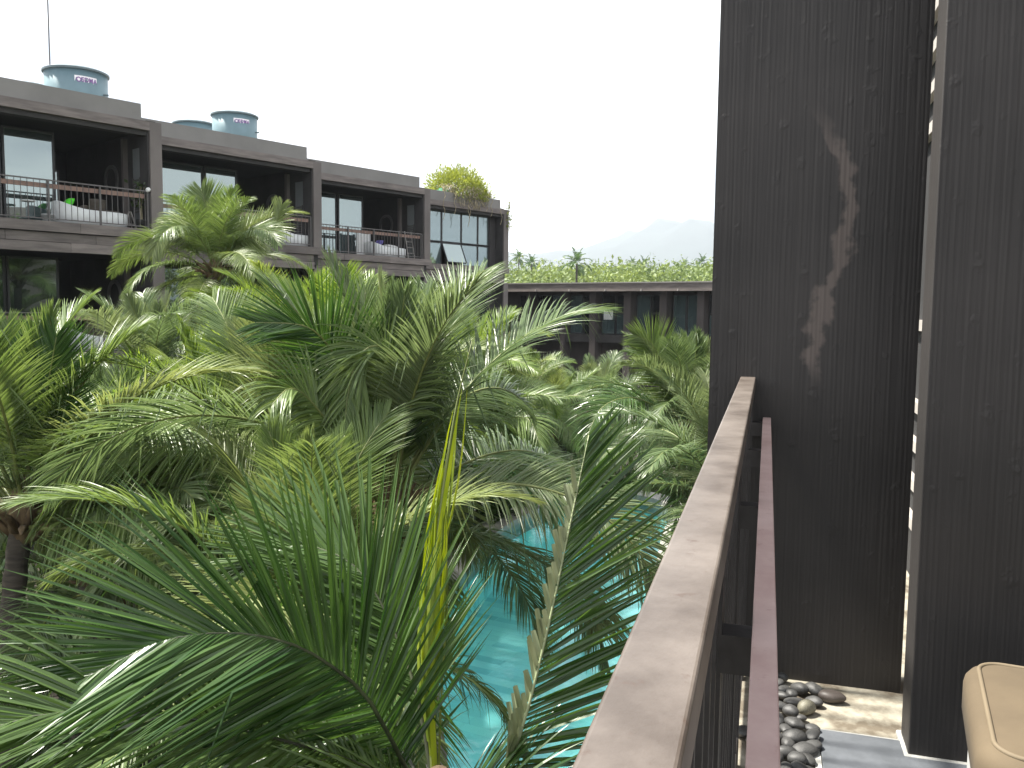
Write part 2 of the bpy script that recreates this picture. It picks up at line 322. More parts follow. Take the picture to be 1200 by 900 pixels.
# ground = sheet with a hole: outer ring joined to pool edge
def ring_mesh(inner, outer, zi, zo):
    n = len(inner); v = [(p.x, p.y, zi) for p in inner] + [(p.x, p.y, zo) for p in outer]
    return v, [(i, (i+1) % n, n + (i+1) % n, n + i) for i in range(n)]
cen = Vector((1.0, 14, 0)); n = len(POOL)
g = MB(); o_cop = offset(POOL, 0.55)
far = [cen + (p - cen).normalized() * 40 for p in o_cop]; vfar = [cen + (p - cen).normalized() * 5000 for p in o_cop]
g.add(*ring_mesh(o_cop, far, 0, 0)); g.add(*ring_mesh(far, vfar, 0, -0.001))
tag(g.build('ground', M['soil']), kind='structure')
WATER = 0.10
cp = MB(); i0 = offset(POOL, -0.02)
cp.add(*ring_mesh(i0, o_cop, 0.22, 0.22)); cp.add(*ring_mesh(i0, i0, 0.22, -0.2)); cp.add(*ring_mesh(o_cop, o_cop, -0.1, 0.22))
tag(cp.build('pool_coping', M['coping']), kind='structure')
ps = MB(); ps.add([(p.x, p.y, -1.0) for p in POOL], [tuple(range(n))]); ps.add(*ring_mesh(POOL, POOL, -1.0, 0.2))
def pool_mat():
    m = bpy.data.materials.new('turquoise_basin'); m.use_nodes = True; t = m.node_tree; p = t.nodes['Principled BSDF']; l = t.links.new
    tcn = N(t, 'ShaderNodeTexCoord'); mpn = N(t, 'ShaderNodeMapping'); mpn.inputs['Rotation'].default_value = (0, 0, R(28)); l(tcn.outputs['Object'], mpn.inputs['Vector'])
    b = N(t, 'ShaderNodeTexBrick', Scale=1.0, Bias=-0.45); b.inputs['Mortar Size'].default_value = 0.012; b.inputs['Brick Width'].default_value = 1.1; b.inputs['Row Height'].default_value = 0.22
    b.inputs['Color1'].default_value = (0.44, 0.90, 0.90, 1); b.inputs['Color2'].default_value = (0.10, 0.48, 0.54, 1); b.inputs['Mortar'].default_value = (0.38, 0.82, 0.84, 1)  # brick pattern scatters darker dashes over the turquoise basin
    l(mpn.outputs['Vector'], b.inputs['Vector'])
    nz = N(t, 'ShaderNodeTexNoise', Scale=0.8, Detail=3.0); mxn = N(t, 'ShaderNodeMixRGB', _blend_type='MULTIPLY', Fac=0.2); l(tcn.outputs['Object'], nz.inputs['Vector'])
    l(b.outputs['Color'], mxn.inputs['Color1']); l(nz.outputs['Color'], mxn.inputs['Color2']); l(mxn.outputs['Color'], p.inputs['Base Color'])
    p.inputs['Roughness'].default_value = 0.6
    return m
M['pool'] = pool_mat()
tag(ps.build('pool_basin', M['pool']), kind='structure')
def water_mat():
    m = bpy.data.materials.new('pool_water'); m.use_nodes = True; t = m.node_tree; t.nodes.remove(t.nodes['Principled BSDF']); o = t.nodes['Material Output']; l = t.links.new
    tr = N(t, 'ShaderNodeBsdfTransparent'); tr.inputs['Color'].default_value = (0.83, 0.98, 0.985, 1)
    gl = N(t, 'ShaderNodeBsdfGlossy', Roughness=0.03); fr = N(t, 'ShaderNodeFresnel', IOR=1.33)
    tcn = N(t, 'ShaderNodeTexCoord'); nz = N(t, 'ShaderNodeTexNoise', Scale=3.0, Detail=3.0); b = N(t, 'ShaderNodeBump', Strength=0.25, Distance=0.05)
    l(tcn.outputs['Object'], nz.inputs['Vector']); l(nz.outputs['Fac'], b.inputs['Height']); l(b.outputs['Normal'], gl.inputs['Normal']); l(b.outputs['Normal'], fr.inputs['Normal'])
    ms = N(t, 'ShaderNodeMixShader'); l(fr.outputs['Fac'], ms.inputs['Fac']); l(tr.outputs['BSDF'], ms.inputs[1]); l(gl.outputs['BSDF'], ms.inputs[2]); l(ms.outputs['Shader'], o.inputs['Surface'])
    return m
wt = MB(); wt.add([(p.x, p.y, WATER) for p in POOL], [tuple(range(n))])
tag(wt.build('pool_water', water_mat()), kind='structure')

# distant wooded hills, real size, fading in the haze
def hill(name, x0, x1, y0, y1, peaks, seed):
    rnd = np.random.RandomState(seed); nx, ny = 90, 24; V = []; Fc = []
    ph = rnd.rand(12) * 6.28
    for j in range(ny):
        for i in range(nx):
            x = x0 + (x1-x0)*i/(nx-1); y = y0 + (y1-y0)*j/(ny-1); v = j/(ny-1)
            h = sum(a*math.exp(-((x-c)/s)**2) for a, c, s in peaks)
            h += sum(h*0.022*math.sin(x*k*0.0042 + y*k*0.0024 + ph[k]) for k in range(1, 12))
            V.append((x, y, -3 + max(0, h)*math.sin(math.pi*min(1, v*1.0))))
    for j in range(ny-1):
        for i in range(nx-1): Fc.append((j*nx+i, j*nx+i+1, (j+1)*nx+i+1, (j+1)*nx+i))
    o = link(name, np_mesh(name, np.array(V), Fc, smooth=True), mat=M['hill']); tag(o, kind='structure'); return o
hill('hills', -3600, 4200, 2400, 3900, [(215, -160, 480), (300, 640, 420), (215, 1500, 460), (180, -1500, 700), (240, 2600, 700)], 3)
hill('hills', 60, 560, 330, 520, [(20, 150, 50), (27, 270, 70), (24, 420, 90)], 5)

# ================================================================= palms
def bez(pts, n):
    P = [Vector(p) for p in pts]; P = [P[0]*2-P[1]] + P + [P[-1]*2-P[-2]]; out = []; m = len(P) - 3
    for i in range(n):
        u = i/(n-1)*m; k = min(int(u), m-1); t = u-k; p0, p1, p2, p3 = P[k:k+4]
        out.append(0.5*((2*p1) + (p2-p0)*t + (2*p0-5*p1+4*p2-p3)*t*t + (3*p1-p0-3*p2+p3)*t**3))
    return out
def frond(curve, up, rscale=1.0, n=74, ll=0.72, wid=0.036, droop=0.5, lift=24, seed=0, left=1.0, right=1.0, twist=0, start=0.16, a0=68, a1=24, wind=(0, 0, 0), wilt=0.0, vbias=0.0):
    """leaflets of one frond + its midrib, from a midrib curve (list of Vectors) and an up hint"""
    rnd = np.random.RandomState(seed); m = len(curve)
    pts = np.array([tuple(p) for p in curve]); seg = np.linalg.norm(np.diff(pts, axis=0), axis=1); cum = np.concatenate([[0], np.cumsum(seg)]); tot = cum[-1]
    tan = np.gradient(pts, axis=0); tan /= np.linalg.norm(tan, axis=1)[:, None]
    V = []; Fc = []; var = []
    upv = np.array(tuple(up), float)
    def interp(arr, d): return np.array([np.interp(d, cum, arr[:, k]) for k in range(3)])
    for side in (-1, 1):
        keep = left if side < 0 else right
        for i in range(n):
            t = start + (1-start)*(i + rnd.uniform(-.3, .3) + (0.25 if side > 0 else 0))/n
            t = min(max(t, start), 0.998); d = t*tot
            P = interp(pts, d); T = interp(tan, d); T /= np.linalg.norm(T)
            U = upv - T*upv.dot(T); U /= np.linalg.norm(U)+1e-9; S = np.cross(T, U)*side
            if twist:
                a = R(twist)*t; c_, s_ = math.cos(a), math.sin(a); S0 = S.copy(); U0 = U.copy()
                S = S0*c_ + U0*s_*side; U = U0*c_ - S0*s_*side
            u = (t-start)/(1-start)
            ang = R(a0 + (a1-a0)*u**1.2 + rnd.normal(0, 3.0)); lf = R(lift*(1-0.5*u) + rnd.normal(0, 5))
            prof = (0.45 + 0.55*math.sin(math.pi*min(1, (u*1.25+0.12)))**0.8) if u < 0.55 else max(0.30, 1.0-((u-0.5)/0.5)**1.6*0.72)
            ln = ll*prof*rnd.uniform(0.88, 1.06)
            if keep < 0.999:
                ln *= (keep*rnd.uniform(0.5, 1.3) if keep < 0.5 else 1) 
            D = T*math.cos(ang) + (S*math.cos(lf) + U*math.sin(lf))*math.sin(ang); D /= np.linalg.norm(D)
            W = T - D*T.dot(D); W /= np.linalg.norm(W)+1e-9
            ns = 5; p = P.copy(); rows = []; wmax = wid*(0.75+0.25*prof)*rnd.uniform(0.85, 1.1)
            dr = droop*rnd.uniform(0.7, 1.35); kink = wilt > 0 and rnd.rand() < wilt; kpos = rnd.randint(1, 4)
            g_ = np.array([0, 0, -1.0]) + np.array(wind)*rnd.uniform(0.6, 1.3)
            roll = rnd.normal(0, 0.25)
            cut = keep < 0.5
            for k in range(ns):
                q = k/ns
                wprof = (0.55, 1.0, 0.95, 0.72, 0.40)[k] if not cut else (0.8, 1.0, 1.0, 1.0, 0.9)[k]
                Nn = np.cross(D, W); w_ = (W*math.cos(roll)+Nn*math.sin(roll))*wmax*0.5*wprof; Nn2 = np.cross(D, w_); Nn2 /= np.linalg.norm(Nn2)+1e-9
                rows.append((p - w_, p + Nn2*(-0.26*wmax*wprof), p + w_))
                D = D + g_*dr*(0.10+0.42*q)*0.5
                if kink and k == kpos: D = D + np.array([0, 0, -1.6])
                D /= np.linalg.norm(D); W = W - D*W.dot(D); W /= np.linalg.norm(W)+1e-9
                p = p + D*(ln/ns)
            b = len(V); cv = min(1, max(0, rnd.normal(0.42, 0.27) + vbias))
            for r_ in rows:
                V.extend(r_); var.extend((cv, cv, cv))
            for k in range(ns-1):
                a = b+3*k; Fc += [(a, a+1, a+4, a+3), (a+1, a+2, a+5, a+4)]
            V.append(p); var.append(cv); e = b+3*(ns-1); tip = len(V)-1
            Fc += [(e, e+1, tip), (e+1, e+2, tip)]
    leaf = np_mesh('frond', np.array(V), Fc, var)
    mb = MB(); st = [curve[i] for i in range(0, m, max(1, m//14))] + [curve[-1]]
    k = len(st); mb.tube(st, [rscale*max(0.004, 0.026*(1-0.87*(i/(k-1))**0.8)) for i in range(k)], 6)
    rib = mb.mesh('midrib', True)
    return leaf, rib
def arc_curve(length, e0, bend, sweep=0, n=26, p=1.5):
    P = Vector((0, 0, 0)); out = [P.copy()]
    for i in range(n-1):
        t = (i+0.5)/(n-1); e = R(e0 - bend*t**p); y = R(sweep*t)
        P = P + Vector((math.cos(e)*math.cos(y), math.cos(e)*math.sin(y), math.sin(e)))*(length/(n-1)); out.append(P.copy())
    return out
CLASSES = [(86, 16, 0.20, 1.9), (76, 44, 0.28, 2.5), (64, 72, 0.38, 2.8), (48, 92, 0.48, 3.0), (32, 100, 0.58, 3.1), (14, 92, 0.7, 3.0), (-8, 74, 0.85, 2.8)]
VAR = []
sd_ = 11
for ci, (e0, bend, dr, ln) in enumerate(CLASSES):
    row = []
    for s in range(4):
        sd_ += 1; rr = random.Random(sd_)
        cu = arc_curve(ln*rr.uniform(0.92, 1.06), e0 + rr.uniform(-5, 5), bend*rr.uniform(0.85, 1.15), rr.uniform(-22, 22))
        up = Vector((-math.sin(R(e0)), 0.0, math.cos(R(e0)))) if e0 > 60 else Vector((-0.35, 0, 1))
        row.append(frond(cu, up, n=124, droop=dr*1.6, lift=(26 if e0 > 60 else 14), seed=sd_, ll=(0.60 if ci == 0 else 0.80), wid=0.0225,
                         twist=rr.uniform(-55, 55), wilt=0.05+0.02*ci, a0=(40 if ci == 0 else 66), a1=(14 if ci == 0 else 22), wind=(0, rr.uniform(-.25, .25), 0)))
    VAR.append(row)
def trunk_mesh(h, r0, r1, seed, lean=(0, 0)):
    rr = random.Random(seed); mb = MB(); pts = []; rad = []; k = max(8, int(h/0.14))
    for i in range(k+1):
        t = i/k; pts.append((lean[0]*(t*t), lean[1]*(t*t), h*t)); rad.append((r0+(r1-r0)*t**0.5)*(1.07 if i % 2 else 0.97)*rr.uniform(0.97, 1.03))
    mb.tube(pts, rad, 10); return mb.mesh('trunk', True)
def crown_mesh(seed):
    rr = random.Random(seed); mb = MB()
    mb.lathe([(0.10, -0.25), (0.15, -0.10), (0.16, 0.08), (0.11, 0.24), (0.05, 0.40)], 10)
    for i in range(14):                                   # old leaf sheaths and fibres
        a = rr.uniform(0, 6.28); e = rr.uniform(0.2, 1.2); l_ = rr.uniform(0.25, 0.5)
        d = Vector((math.cos(a)*math.cos(e), math.sin(a)*math.cos(e), math.sin(e)))
        b = Vector((math.cos(a)*0.11, math.sin(a)*0.11, rr.uniform(-0.2, 0.05)))
        mb.tube([b, b+d*l_*0.5, b+d*l_+Vector((0, 0, -0.06))], [0.05, 0.038, 0.012], 5)
    return mb.mesh('crown_sheath', True)
CROWNS = [crown_mesh(s) for s in range(4)]
M_LEAF = M['leaf']
for row in VAR:
    for lf, rb in row: lf.materials.append(M_LEAF); rb.materials.append(M['midrib'])
for c_ in CROWNS: c_.materials.append(M['fibre'])
def palm(crown, label, group='coconut palms in the pool garden', nf=19, scale=1.0, seed=0, rot0=None, skip=(), classes=None, trunk=True, ribs=True, lm=None):
    rr = random.Random(seed*17+3)
    base = Vector((crown.x, crown.y, 0)); h = max(0.6, crown.z)
    t = empty('coconut_palm', base, 0, label=label, cat='palm tree', group=group)
    lean = (rr.uniform(-.25, .25), rr.uniform(-.25, .25))
    if trunk:
        me = trunk_mesh(h+0.1, 0.17*min(1, scale+.1), 0.10, seed, lean); link('trunk', me, t, M['trunk'], loc=(-lean[0], -lean[1], 0))
    link('crown_sheath', CROWNS[seed % 4], t, loc=(0, 0, h), rz=rr.uniform(0, 6))
    r0 = rr.uniform(0, 6.28) if rot0 is None else rot0
    for i in range(nf):
        f_ = i/(nf-1); ci = classes[i] if classes else min(6, int(f_*6.6 + rr.uniform(-.3, .3)) if f_ > 0.08 else 0)
        ci = max(0, ci)
        lf, rb = VAR[ci][rr.randrange(4)]
        az = r0 + i*2.39996 + rr.uniform(-.2, .2)
        if any(abs((math.degrees(az)-s0+180) % 360-180) < s1 for s0, s1 in skip) and ci > 1: continue
        s_ = scale*rr.uniform(0.9, 1.08)
        o = link('frond', lf, t, loc=(math.cos(az)*0.07, math.sin(az)*0.07, h + 0.22 - 0.05*ci), rz=az)
        o.scale = (s_, s_, s_); o.rotation_euler = (rr.uniform(-.10, .10), rr.uniform(-.10, .10), az)
        if lm or (seed in (1, 6, 17) and i >= nf-1):
            o.material_slots[0].link = 'OBJECT'; o.material_slots[0].material = M['leaf_dry'] if i >= nf-1 and seed in (1, 6, 17) else M[lm]
        if ribs: link('midrib', rb, o)
    return t

PALMS = [  # crown pixel, depth, scale, fronds, label
    (28, 606, 8.6, 0.92, 20, 'coconut palm with exposed brown crown fibre and bare trunk over dark shade'),
    (456, 600, 8.2, 0.98, 22, 'big coconut palm with a hooked drooping frond, behind the yellow spear leaf'),
    (322, 585, 9.6, 0.85, 20, 'coconut palm with long arching fronds just behind the dark foreground palm'),
    (252, 318, 18.2, 0.70, 20, 'tall coconut palm against the balconies with the second water tank above'),
    (182, 470, 14.0, 0.74, 20, 'coconut palm in front of the lower balcony with the white daybed'),
    (250, 530, 11.8, 0.75, 19, 'short bright green coconut palm between the arching palms, below the lower balcony'),
    (395, 478, 13.0, 0.80, 20, 'coconut palm with tall fresh upright fronds before the third balcony bay'),
    (538, 552, 17.2, 1.00, 20, 'coconut palm drooping over the clipped shrubs at the pool edge'),
    (806, 512, 16.0, 0.78, 22, 'dark coconut palm by the water between the railing wall and the low wing'),
    (612, 496, 20.5, 0.74, 19, 'coconut palm in the row before the low wing, beneath its curtained window'),
    (700, 497, 23.6, 0.74, 19, 'coconut palm in the row before the low wing, under its open dark doorway'),
    (548, 466, 19.0, 0.80, 19, 'coconut palm below the glazed corner room of the left block'),
    (655, 508, 22.6, 0.76, 17, 'small coconut palm crowded behind the pool shrubs'),
    (110, 568, 12.2, 0.72, 19, 'coconut palm filling the gap between the fibre-crowned palm and the lower balcony'),
    (340, 432, 17.0, 0.80, 19, 'coconut palm beside the tall one, before the second balcony bay'),
    (470, 490, 15.0, 0.80, 19, 'coconut palm with yellowing upright fronds before the glazed corner room'),
    (130, 690, 9.4, 0.75, 17, 'low coconut palm with a single arched frond by the bare trunk'),
    (360, 760, 6.9, 0.75, 15, 'low coconut palm with pale fanned leaflets behind the dark foreground palm'),
    (850, 590, 13.0, 0.78, 18, 'coconut palm leaning out beyond the end of the railing'),
    (-70, 520, 13.0, 0.78, 18, 'coconut palm standing before the first balcony bay'),
]
PO = []
for i, (x, y, dpt, s, nf, lab) in enumerate(PALMS):
    PO.append(palm(at(x, y, dpt), lab, nf=nf+6, scale=s*1.08, seed=i+1, lm=(None, 'leaf_grey', None, None, 'leaf_grey', 'leaf_fresh', 'leaf_fresh', None, 'leaf_grey', None, 'leaf_grey', 'leaf_fresh', None, 'leaf_grey', 'leaf_fresh', None, 'leaf_grey', None, 'leaf_grey', 'leaf_grey')[i], skip=(((-90, 50),) if i in (0, 1, 2, 7) else ())))

# ---- the foreground palm, frond by frond
fc_ = at(514, 975, 4.6)
fp = empty('coconut_palm', (fc_.x, fc_.y, 0), 0, label='dark green foreground coconut palm with a yellow spear leaf beside the railing', cat='palm tree', group='coconut palms in the pool garden')
link('trunk', trunk_mesh(fc_.z, 0.16, 0.11, 77), fp, M['trunk']); link('crown_sheath', CROWNS[1].copy(), fp, loc=(0, 0, fc_.z-0.05))
def fg(pix, up=(0, -0.5, 1), rib='midrib_dark', leafm='leaf_dark', own=None, **kw):
    own = own or fp
    cu = [at(*q) for q in pix]; cu = bez(cu, 30); O = Vector(own.location); cu = [p - O for p in cu]
    lf, rb = frond(cu, up, rscale=(0.62 if own is fp else 1.0), **kw)
    lf.materials.append(M[leafm]); rb.materials.append(M[rib])
    o = link('frond', lf, own); link('midrib', rb, o); return o
# sweeping to the left
fg([(514, 965, 4.6), (474, 897, 4.5), (432, 820, 4.35), (384, 778, 4.2), (336, 753, 4.05), (270, 742, 3.9), (190, 752, 3.75), (90, 800, 3.6)], up=(0.05, -0.72, 0.7), n=125, ll=1.10, wid=0.0255, droop=0.14, lift=6, seed=301, start=0.17, a0=60, a1=18, wilt=0.07)
# damaged upright frond: leaflets cut short on one side
fg([(522, 965, 4.6), (572, 930, 4.55), (607, 868, 4.5), (640, 745, 4.5), (668, 615, 4.55), (690, 510, 4.6)], up=(0.15, -1, 0.15), rib='midrib_pale', n=88, ll=0.90, wid=0.028, droop=0.16, lift=6, seed=302, left=0.0001, start=0.06, a0=60, a1=24, wilt=0.04)
# low frond to the left
fg([(514, 965, 4.6), (440, 905, 4.3), (330, 868, 4.0), (200, 840, 3.7), (60, 836, 3.45), (-90, 880, 3.2)], up=(0.0, -0.5, 1), n=112, ll=0.95, wid=0.026, droop=0.40, lift=12, seed=303, start=0.10, a0=52, a1=18, wilt=0.05)
# rising behind, leaflets fanned upright
fg([(514, 965, 4.6), (492, 830, 4.8), (462, 740, 5.0), (420, 668, 5.1), (360, 640, 5.15), (290, 650, 5.1)], up=(0.2, -0.75, 0.65), n=88, ll=0.95, wid=0.030, droop=0.15, lift=10, seed=304, start=0.28, a0=50, a1=18, wilt=0.05)
# short ones to the right and towards the building
fg([(514, 965, 4.6), (470, 880, 4.9), (400, 850, 5.4), (310, 850, 5.8), (200, 900, 6.1)], up=(0, -0.4, 1), n=90, ll=0.75, wid=0.028, droop=0.6, lift=16, seed=307, start=0.12)
fg([(514, 965, 4.6), (500, 940, 4.2), (440, 960, 3.8), (340, 1000, 3.4)], up=(0, -0.4, 1), n=84, ll=0.8, wid=0.028, droop=0.4, lift=16, seed=308, start=0.12)
fg([(514, 965, 4.6), (570, 950, 4.3), (620, 1000, 4.0)], up=(0, -0.4, 1), n=50, ll=0.75, wid=0.028, droop=0.4, lift=16, seed=309, start=0.12)
# ---- characteristic fronds of the palms behind, midrib by midrib
def hero(k, pix, d0, d1, **kw):
    n_ = len(pix); pts = [(x, y, d0+(d1-d0)*i/(n_-1)) for i, (x, y) in enumerate(pix)]
    kw.setdefault('rib', 'midrib'); kw.setdefault('leafm', 'leaf'); kw.setdefault('wid', 0.026); kw.setdefault('n', 110); kw.setdefault('start', 0.2)
    return fg(pts, own=PO[k], **kw)
hero(1, [(456, 600), (440, 530), (418, 469), (401, 432), (379, 398), (353, 381), (300, 378)], 8.2, 7.2, up=(0.15, -0.9, 0.45), ll=0.85, droop=0.18, lift=8, seed=401, a0=66, a1=20, leafm='leaf_dark')
hero(1, [(458, 600), (463, 520), (463, 455), (456, 416), (440, 405), (420, 418), (408, 460), (404, 500)], 8.0, 7.3, up=(0.3, -0.8, 0.5), ll=0.75, droop=1.6, lift=5, seed=402, start=0.32, a0=60, a1=25)
hero(1, [(460, 600), (466, 520), (472, 450), (480, 390), (493, 345)], 8.3, 8.8, up=(-0.1, -1, 0.1), ll=0.85, droop=0.10, lift=12, seed=403, a0=52, a1=16)
hero(1, [(452, 605), (430, 555), (390, 503), (359, 465), (338, 456), (318, 475)], 7.8, 6.8, up=(0.2, -0.6, 0.8), ll=0.78, droop=1.5, lift=5, seed=404, a0=66, a1=25)
hero(1, [(450, 600), (432, 500), (425, 420), (428, 340)], 8.6, 9.4, up=(0.1, -1, 0.1), ll=0.8, droop=0.12, lift=14, seed=405, a0=50, a1=14)
hero(7, [(538, 552), (550, 520), (575, 500), (603, 489), (622, 494), (634, 522)], 17, 15.4, up=(0, -0.6, 0.8), ll=0.9, droop=1.7, lift=4, seed=406, wid=0.034)
hero(7, [(538, 552), (535, 500), (550, 450), (580, 405)], 17.2, 17.4, up=(0, -1, 0.2), ll=0.8, droop=0.25, lift=12, seed=407, a0=55, wid=0.034)
hero(0, [(30, 600), (42, 545), (52, 475), (66, 395)], 8.6, 8.4, up=(0, -1, 0.15), ll=0.85, droop=0.08, lift=6, seed=408, a0=60, a1=22, leafm='leaf_dark')
hero(0, [(36, 618), (70, 620), (110, 612), (145, 618), (178, 645), (195, 690)], 8.4, 7.6, up=(0, -0.5, 0.9), ll=0.72, droop=1.5, lift=5, seed=409)
hero(2, [(325, 588), (310, 556), (272, 532), (230, 521), (180, 526), (120, 548)], 9.6, 8.2, up=(0.05, -0.75, 0.65), ll=0.85, droop=0.6, lift=10, seed=410)
hero(2, [(322, 588), (300, 530), (285, 480), (262, 440)], 9.8, 10.0, up=(0, -1, 0.2), ll=0.8, droop=0.2, lift=10, seed=411, a0=55)
hero(8, [(800, 494), (775, 480), (740, 466), (705, 478), (685, 520)], 15.6, 14.2, up=(0, -0.5, 0.9), ll=0.85, droop=1.4, lift=5, seed=412, leafm='leaf_dark')
hero(8, [(800, 494), (802, 450), (806, 400)], 16, 16.2, up=(0, -1, 0.1), ll=0.8, droop=0.15, lift=12, seed=413, a0=50, a1=14)
hero(8, [(800, 494), (785, 450), (765, 405), (742, 392)], 16, 15.6, up=(0, -1, 0.3), ll=0.8, droop=0.3, lift=10, seed=414)
hero(17, [(360, 762), (372, 700), (366, 650), (335, 612), (290, 600)], 6.9, 6.5, up=(0.1, -0.95, 0.3), ll=0.72, droop=0.12, lift=6, seed=415, a0=64, a1=20)
hero(3, [(252, 318), (250, 285), (243, 250), (236, 222)], 18.2, 18.2, up=(0, -1, 0.1), ll=0.85, droop=0.15, lift=10, seed=416, wid=0.034)
hero(3, [(252, 318), (268, 290), (300, 275), (322, 262), (330, 240)], 18.2, 18.0, up=(0, -1, 0.4), ll=0.75, droop=0.35, lift=10, seed=417, wid=0.034)
hero(3, [(252, 318), (240, 280), (215, 262), (190, 275), (178, 300)], 18.2, 17.6, up=(0, -0.7, 0.7), ll=0.8, droop=1.3, lift=5, seed=418, wid=0.034)
# stubs on the cut side of the damaged frond
def stubs():
    cu = bez([at(*q) for q in [(590, 900, 4.52), (607, 868, 4.5), (640, 745, 4.5), (668, 615, 4.55), (690, 510, 4.6)]], 30); O = Vector((fc_.x, fc_.y, 0))
    V = []; Fc = []; var = []; rr = random.Random(5)
    left = -(CM.to_3x3() @ Vector((1, 0, 0))); view = CM.to_3x3() @ Vector((0, 0, 1))
    for i in range(34):
        t = 0.05 + 0.8*i/34; k = t*29; a = int(k); p = cu[a].lerp(cu[min(29, a+1)], k-a) - O; T = (cu[min(29, a+1)]-cu[a]).normalized()
        ln = rr.uniform(0.10, 0.24)*(1.25-0.7*t); d = (T*rr.uniform(0.75, 1.0) + left*rr.uniform(0.28, 0.42) + view*rr.uniform(-.15, .25)).normalized(); wv = (T - d*T.dot(d)).normalized()*0.016
        b = len(V); nn = d.cross(wv).normalized()*0.007
        for q, ww in ((0, 0.8), (0.5, 1.0), (1.0, 0.85)):
            c0 = p + d*ln*q; V += [tuple(c0-wv*ww), tuple(c0+nn), tuple(c0+wv*ww)]; var += [rr.random()]*3
        for k2 in (0, 3): Fc += [(b+k2, b+k2+1, b+k2+4, b+k2+3), (b+k2+1, b+k2+2, b+k2+5, b+k2+4)]
    me = np_mesh('leaflet_stubs', V, Fc, var); tag(link('leaflet_stubs', me, fp, M['leaf_stub']), kind='stuff')
stubs()
# unopened spear leaf: a sheaf of folded leaflets
def spear():
    O = Vector((fc_.x, fc_.y, 0)); rr = random.Random(9)
    cu = bez([at(*q) - O for q in [(512, 950, 4.62), (505, 820, 4.70), (507, 720, 4.76), (513, 630, 4.82), (523, 550, 4.88), (536, 470, 4.92), (553, 400, 4.95)]], 24)
    V = []; Fc = []; var = []
    for i in range(44):
        a = rr.uniform(0, 6.28); st = rr.uniform(0.05, 0.48); en = min(0.97, st + rr.uniform(0.28, 0.45)); r = rr.uniform(0.01, 0.05)
        b = len(V); K = 7
        for k in range(K):
            t = st + (en-st)*k/(K-1); q = t*23; ii = min(22, int(q)); p = cu[ii].lerp(cu[ii+1], q-ii)
            sp = r*(0.6+1.2*math.sin(math.pi*k/(K-1)*0.9)); p = p + Vector((math.cos(a)*sp, math.sin(a)*sp, 0))
            w2 = Vector((-math.sin(a), math.cos(a), 0))*0.015*(1-(k/(K-1))**2*0.92)
            V += [tuple(p-w2), tuple(p+w2)]; var += [min(1, max(0, 0.5+rr.uniform(-.5, .5)))]*2
        for k in range(K-1): Fc.append((b+2*k, b+2*k+1, b+2*k+3, b+2*k+2))
    o = link('spear_leaf', np_mesh('spear_leaf', V, Fc, var), fp, M['leaf_spear'])
    mb = MB(); mb.tube(cu, [0.026*(1-0.93*i/23) for i in range(24)], 6); mb.build('midrib', M['midrib'], o, smooth=True)
spear()

# ================================================================= shrubs and ground cover
def blades(n, fn, size, seed, aspect=0.28):
    rr = np.random.RandomState(seed); V = []; Fc = []; var = []
    for i in range(n):
        p, d = fn(rr); d = np.array(d); d = d/(np.linalg.norm(d)+1e-9); s = size*rr.uniform(0.6, 1.3)
        w_ = np.cross(d, rr.normal(size=3)); w_ /= np.linalg.norm(w_)+1e-9; w_ *= s*aspect
        p = np.array(p); b = len(V); c = float(np.clip(rr.normal(0.45, 0.25), 0, 1))
        V += [p, p+d*s*0.5+w_, p+d*s, p+d*s*0.5-w_]; Fc += [(b, b+1, b+2, b+3)]; var += [c]*4
    return np_mesh('foliage', np.array(V), Fc, var)
def shrub(loc, r, h, seed, label, group=None):
    def fn(rr):
        v = rr.normal(size=3); v /= np.linalg.norm(v); v[2] = abs(v[2]); k = rr.uniform(0.5, 1.0)**0.5*(1+0.15*math.sin(v[0]*7+v[1]*5+seed))
        return (v[0]*r*k, v[1]*r*k, v[2]*h*k+0.05), (v[0]+rr.normal()*.4, v[1]+rr.normal()*.4, v[2]+0.5+rr.normal()*.4)
    t = empty('shrub', loc, label=label, cat='shrub', group=group); link('foliage', blades(2600, fn, 0.13, seed), t, M['shrub'])
    mb = MB()
    for i in range(5):
        a = i*1.26; mb.tube([(0, 0, 0), (math.cos(a)*r*.3, math.sin(a)*r*.3, h*.4), (math.cos(a)*r*.6, math.sin(a)*r*.6, h*.75)], [0.03, 0.02, 0.008], 5)
    mb.build('stem', M['trunk'], t); return t
for i, (x, y, rr_, h) in enumerate([(585, 612, 0.95, 1.0), (622, 590, 1.0, 1.05), (548, 640, 0.9, 0.9), (664, 574, 0.9, 1.0)]):
    p = on_z(x, y, 0.2); shrub((p.x-0.75, p.y+0.6, 0), rr_, h, 20+i, 'rounded dark green shrub at the pool coping', 'shrubs along the pool coping')
def cover_fn(rr):
    while True:
        x = rr.uniform(-13, 8); y = rr.uniform(3, 34)
        p = Vector((x, y, 0)); a, lt = p.dot(DR), p.dot(LR)
        # inside garden: left of our facade, before the left block, outside pool
        nn = Vector((-math.cos(R(41.2)), math.sin(R(41.2)), 0)); 
        if lt > -0.6 or p.dot(nn) > 20.3: continue
        ins = False; j = len(POOL)-1
        for i in range(len(POOL)):
            if (o_cop[i].y > y) != (o_cop[j].y > y) and x < (o_cop[j].x-o_cop[i].x)*(y-o_cop[i].y)/(o_cop[j].y-o_cop[i].y)+o_cop[i].x: ins = not ins
            j = i
        if not ins: break
    return (x, y, 0), (rr.normal()*.5, rr.normal()*.5, 1)
gc = link('ground_cover', blades(14000, cover_fn, 0.42, 50, 0.10), mat=M['cover']); tag(gc, 'dark strappy ground cover beneath the garden palms', 'plants', kind='stuff')

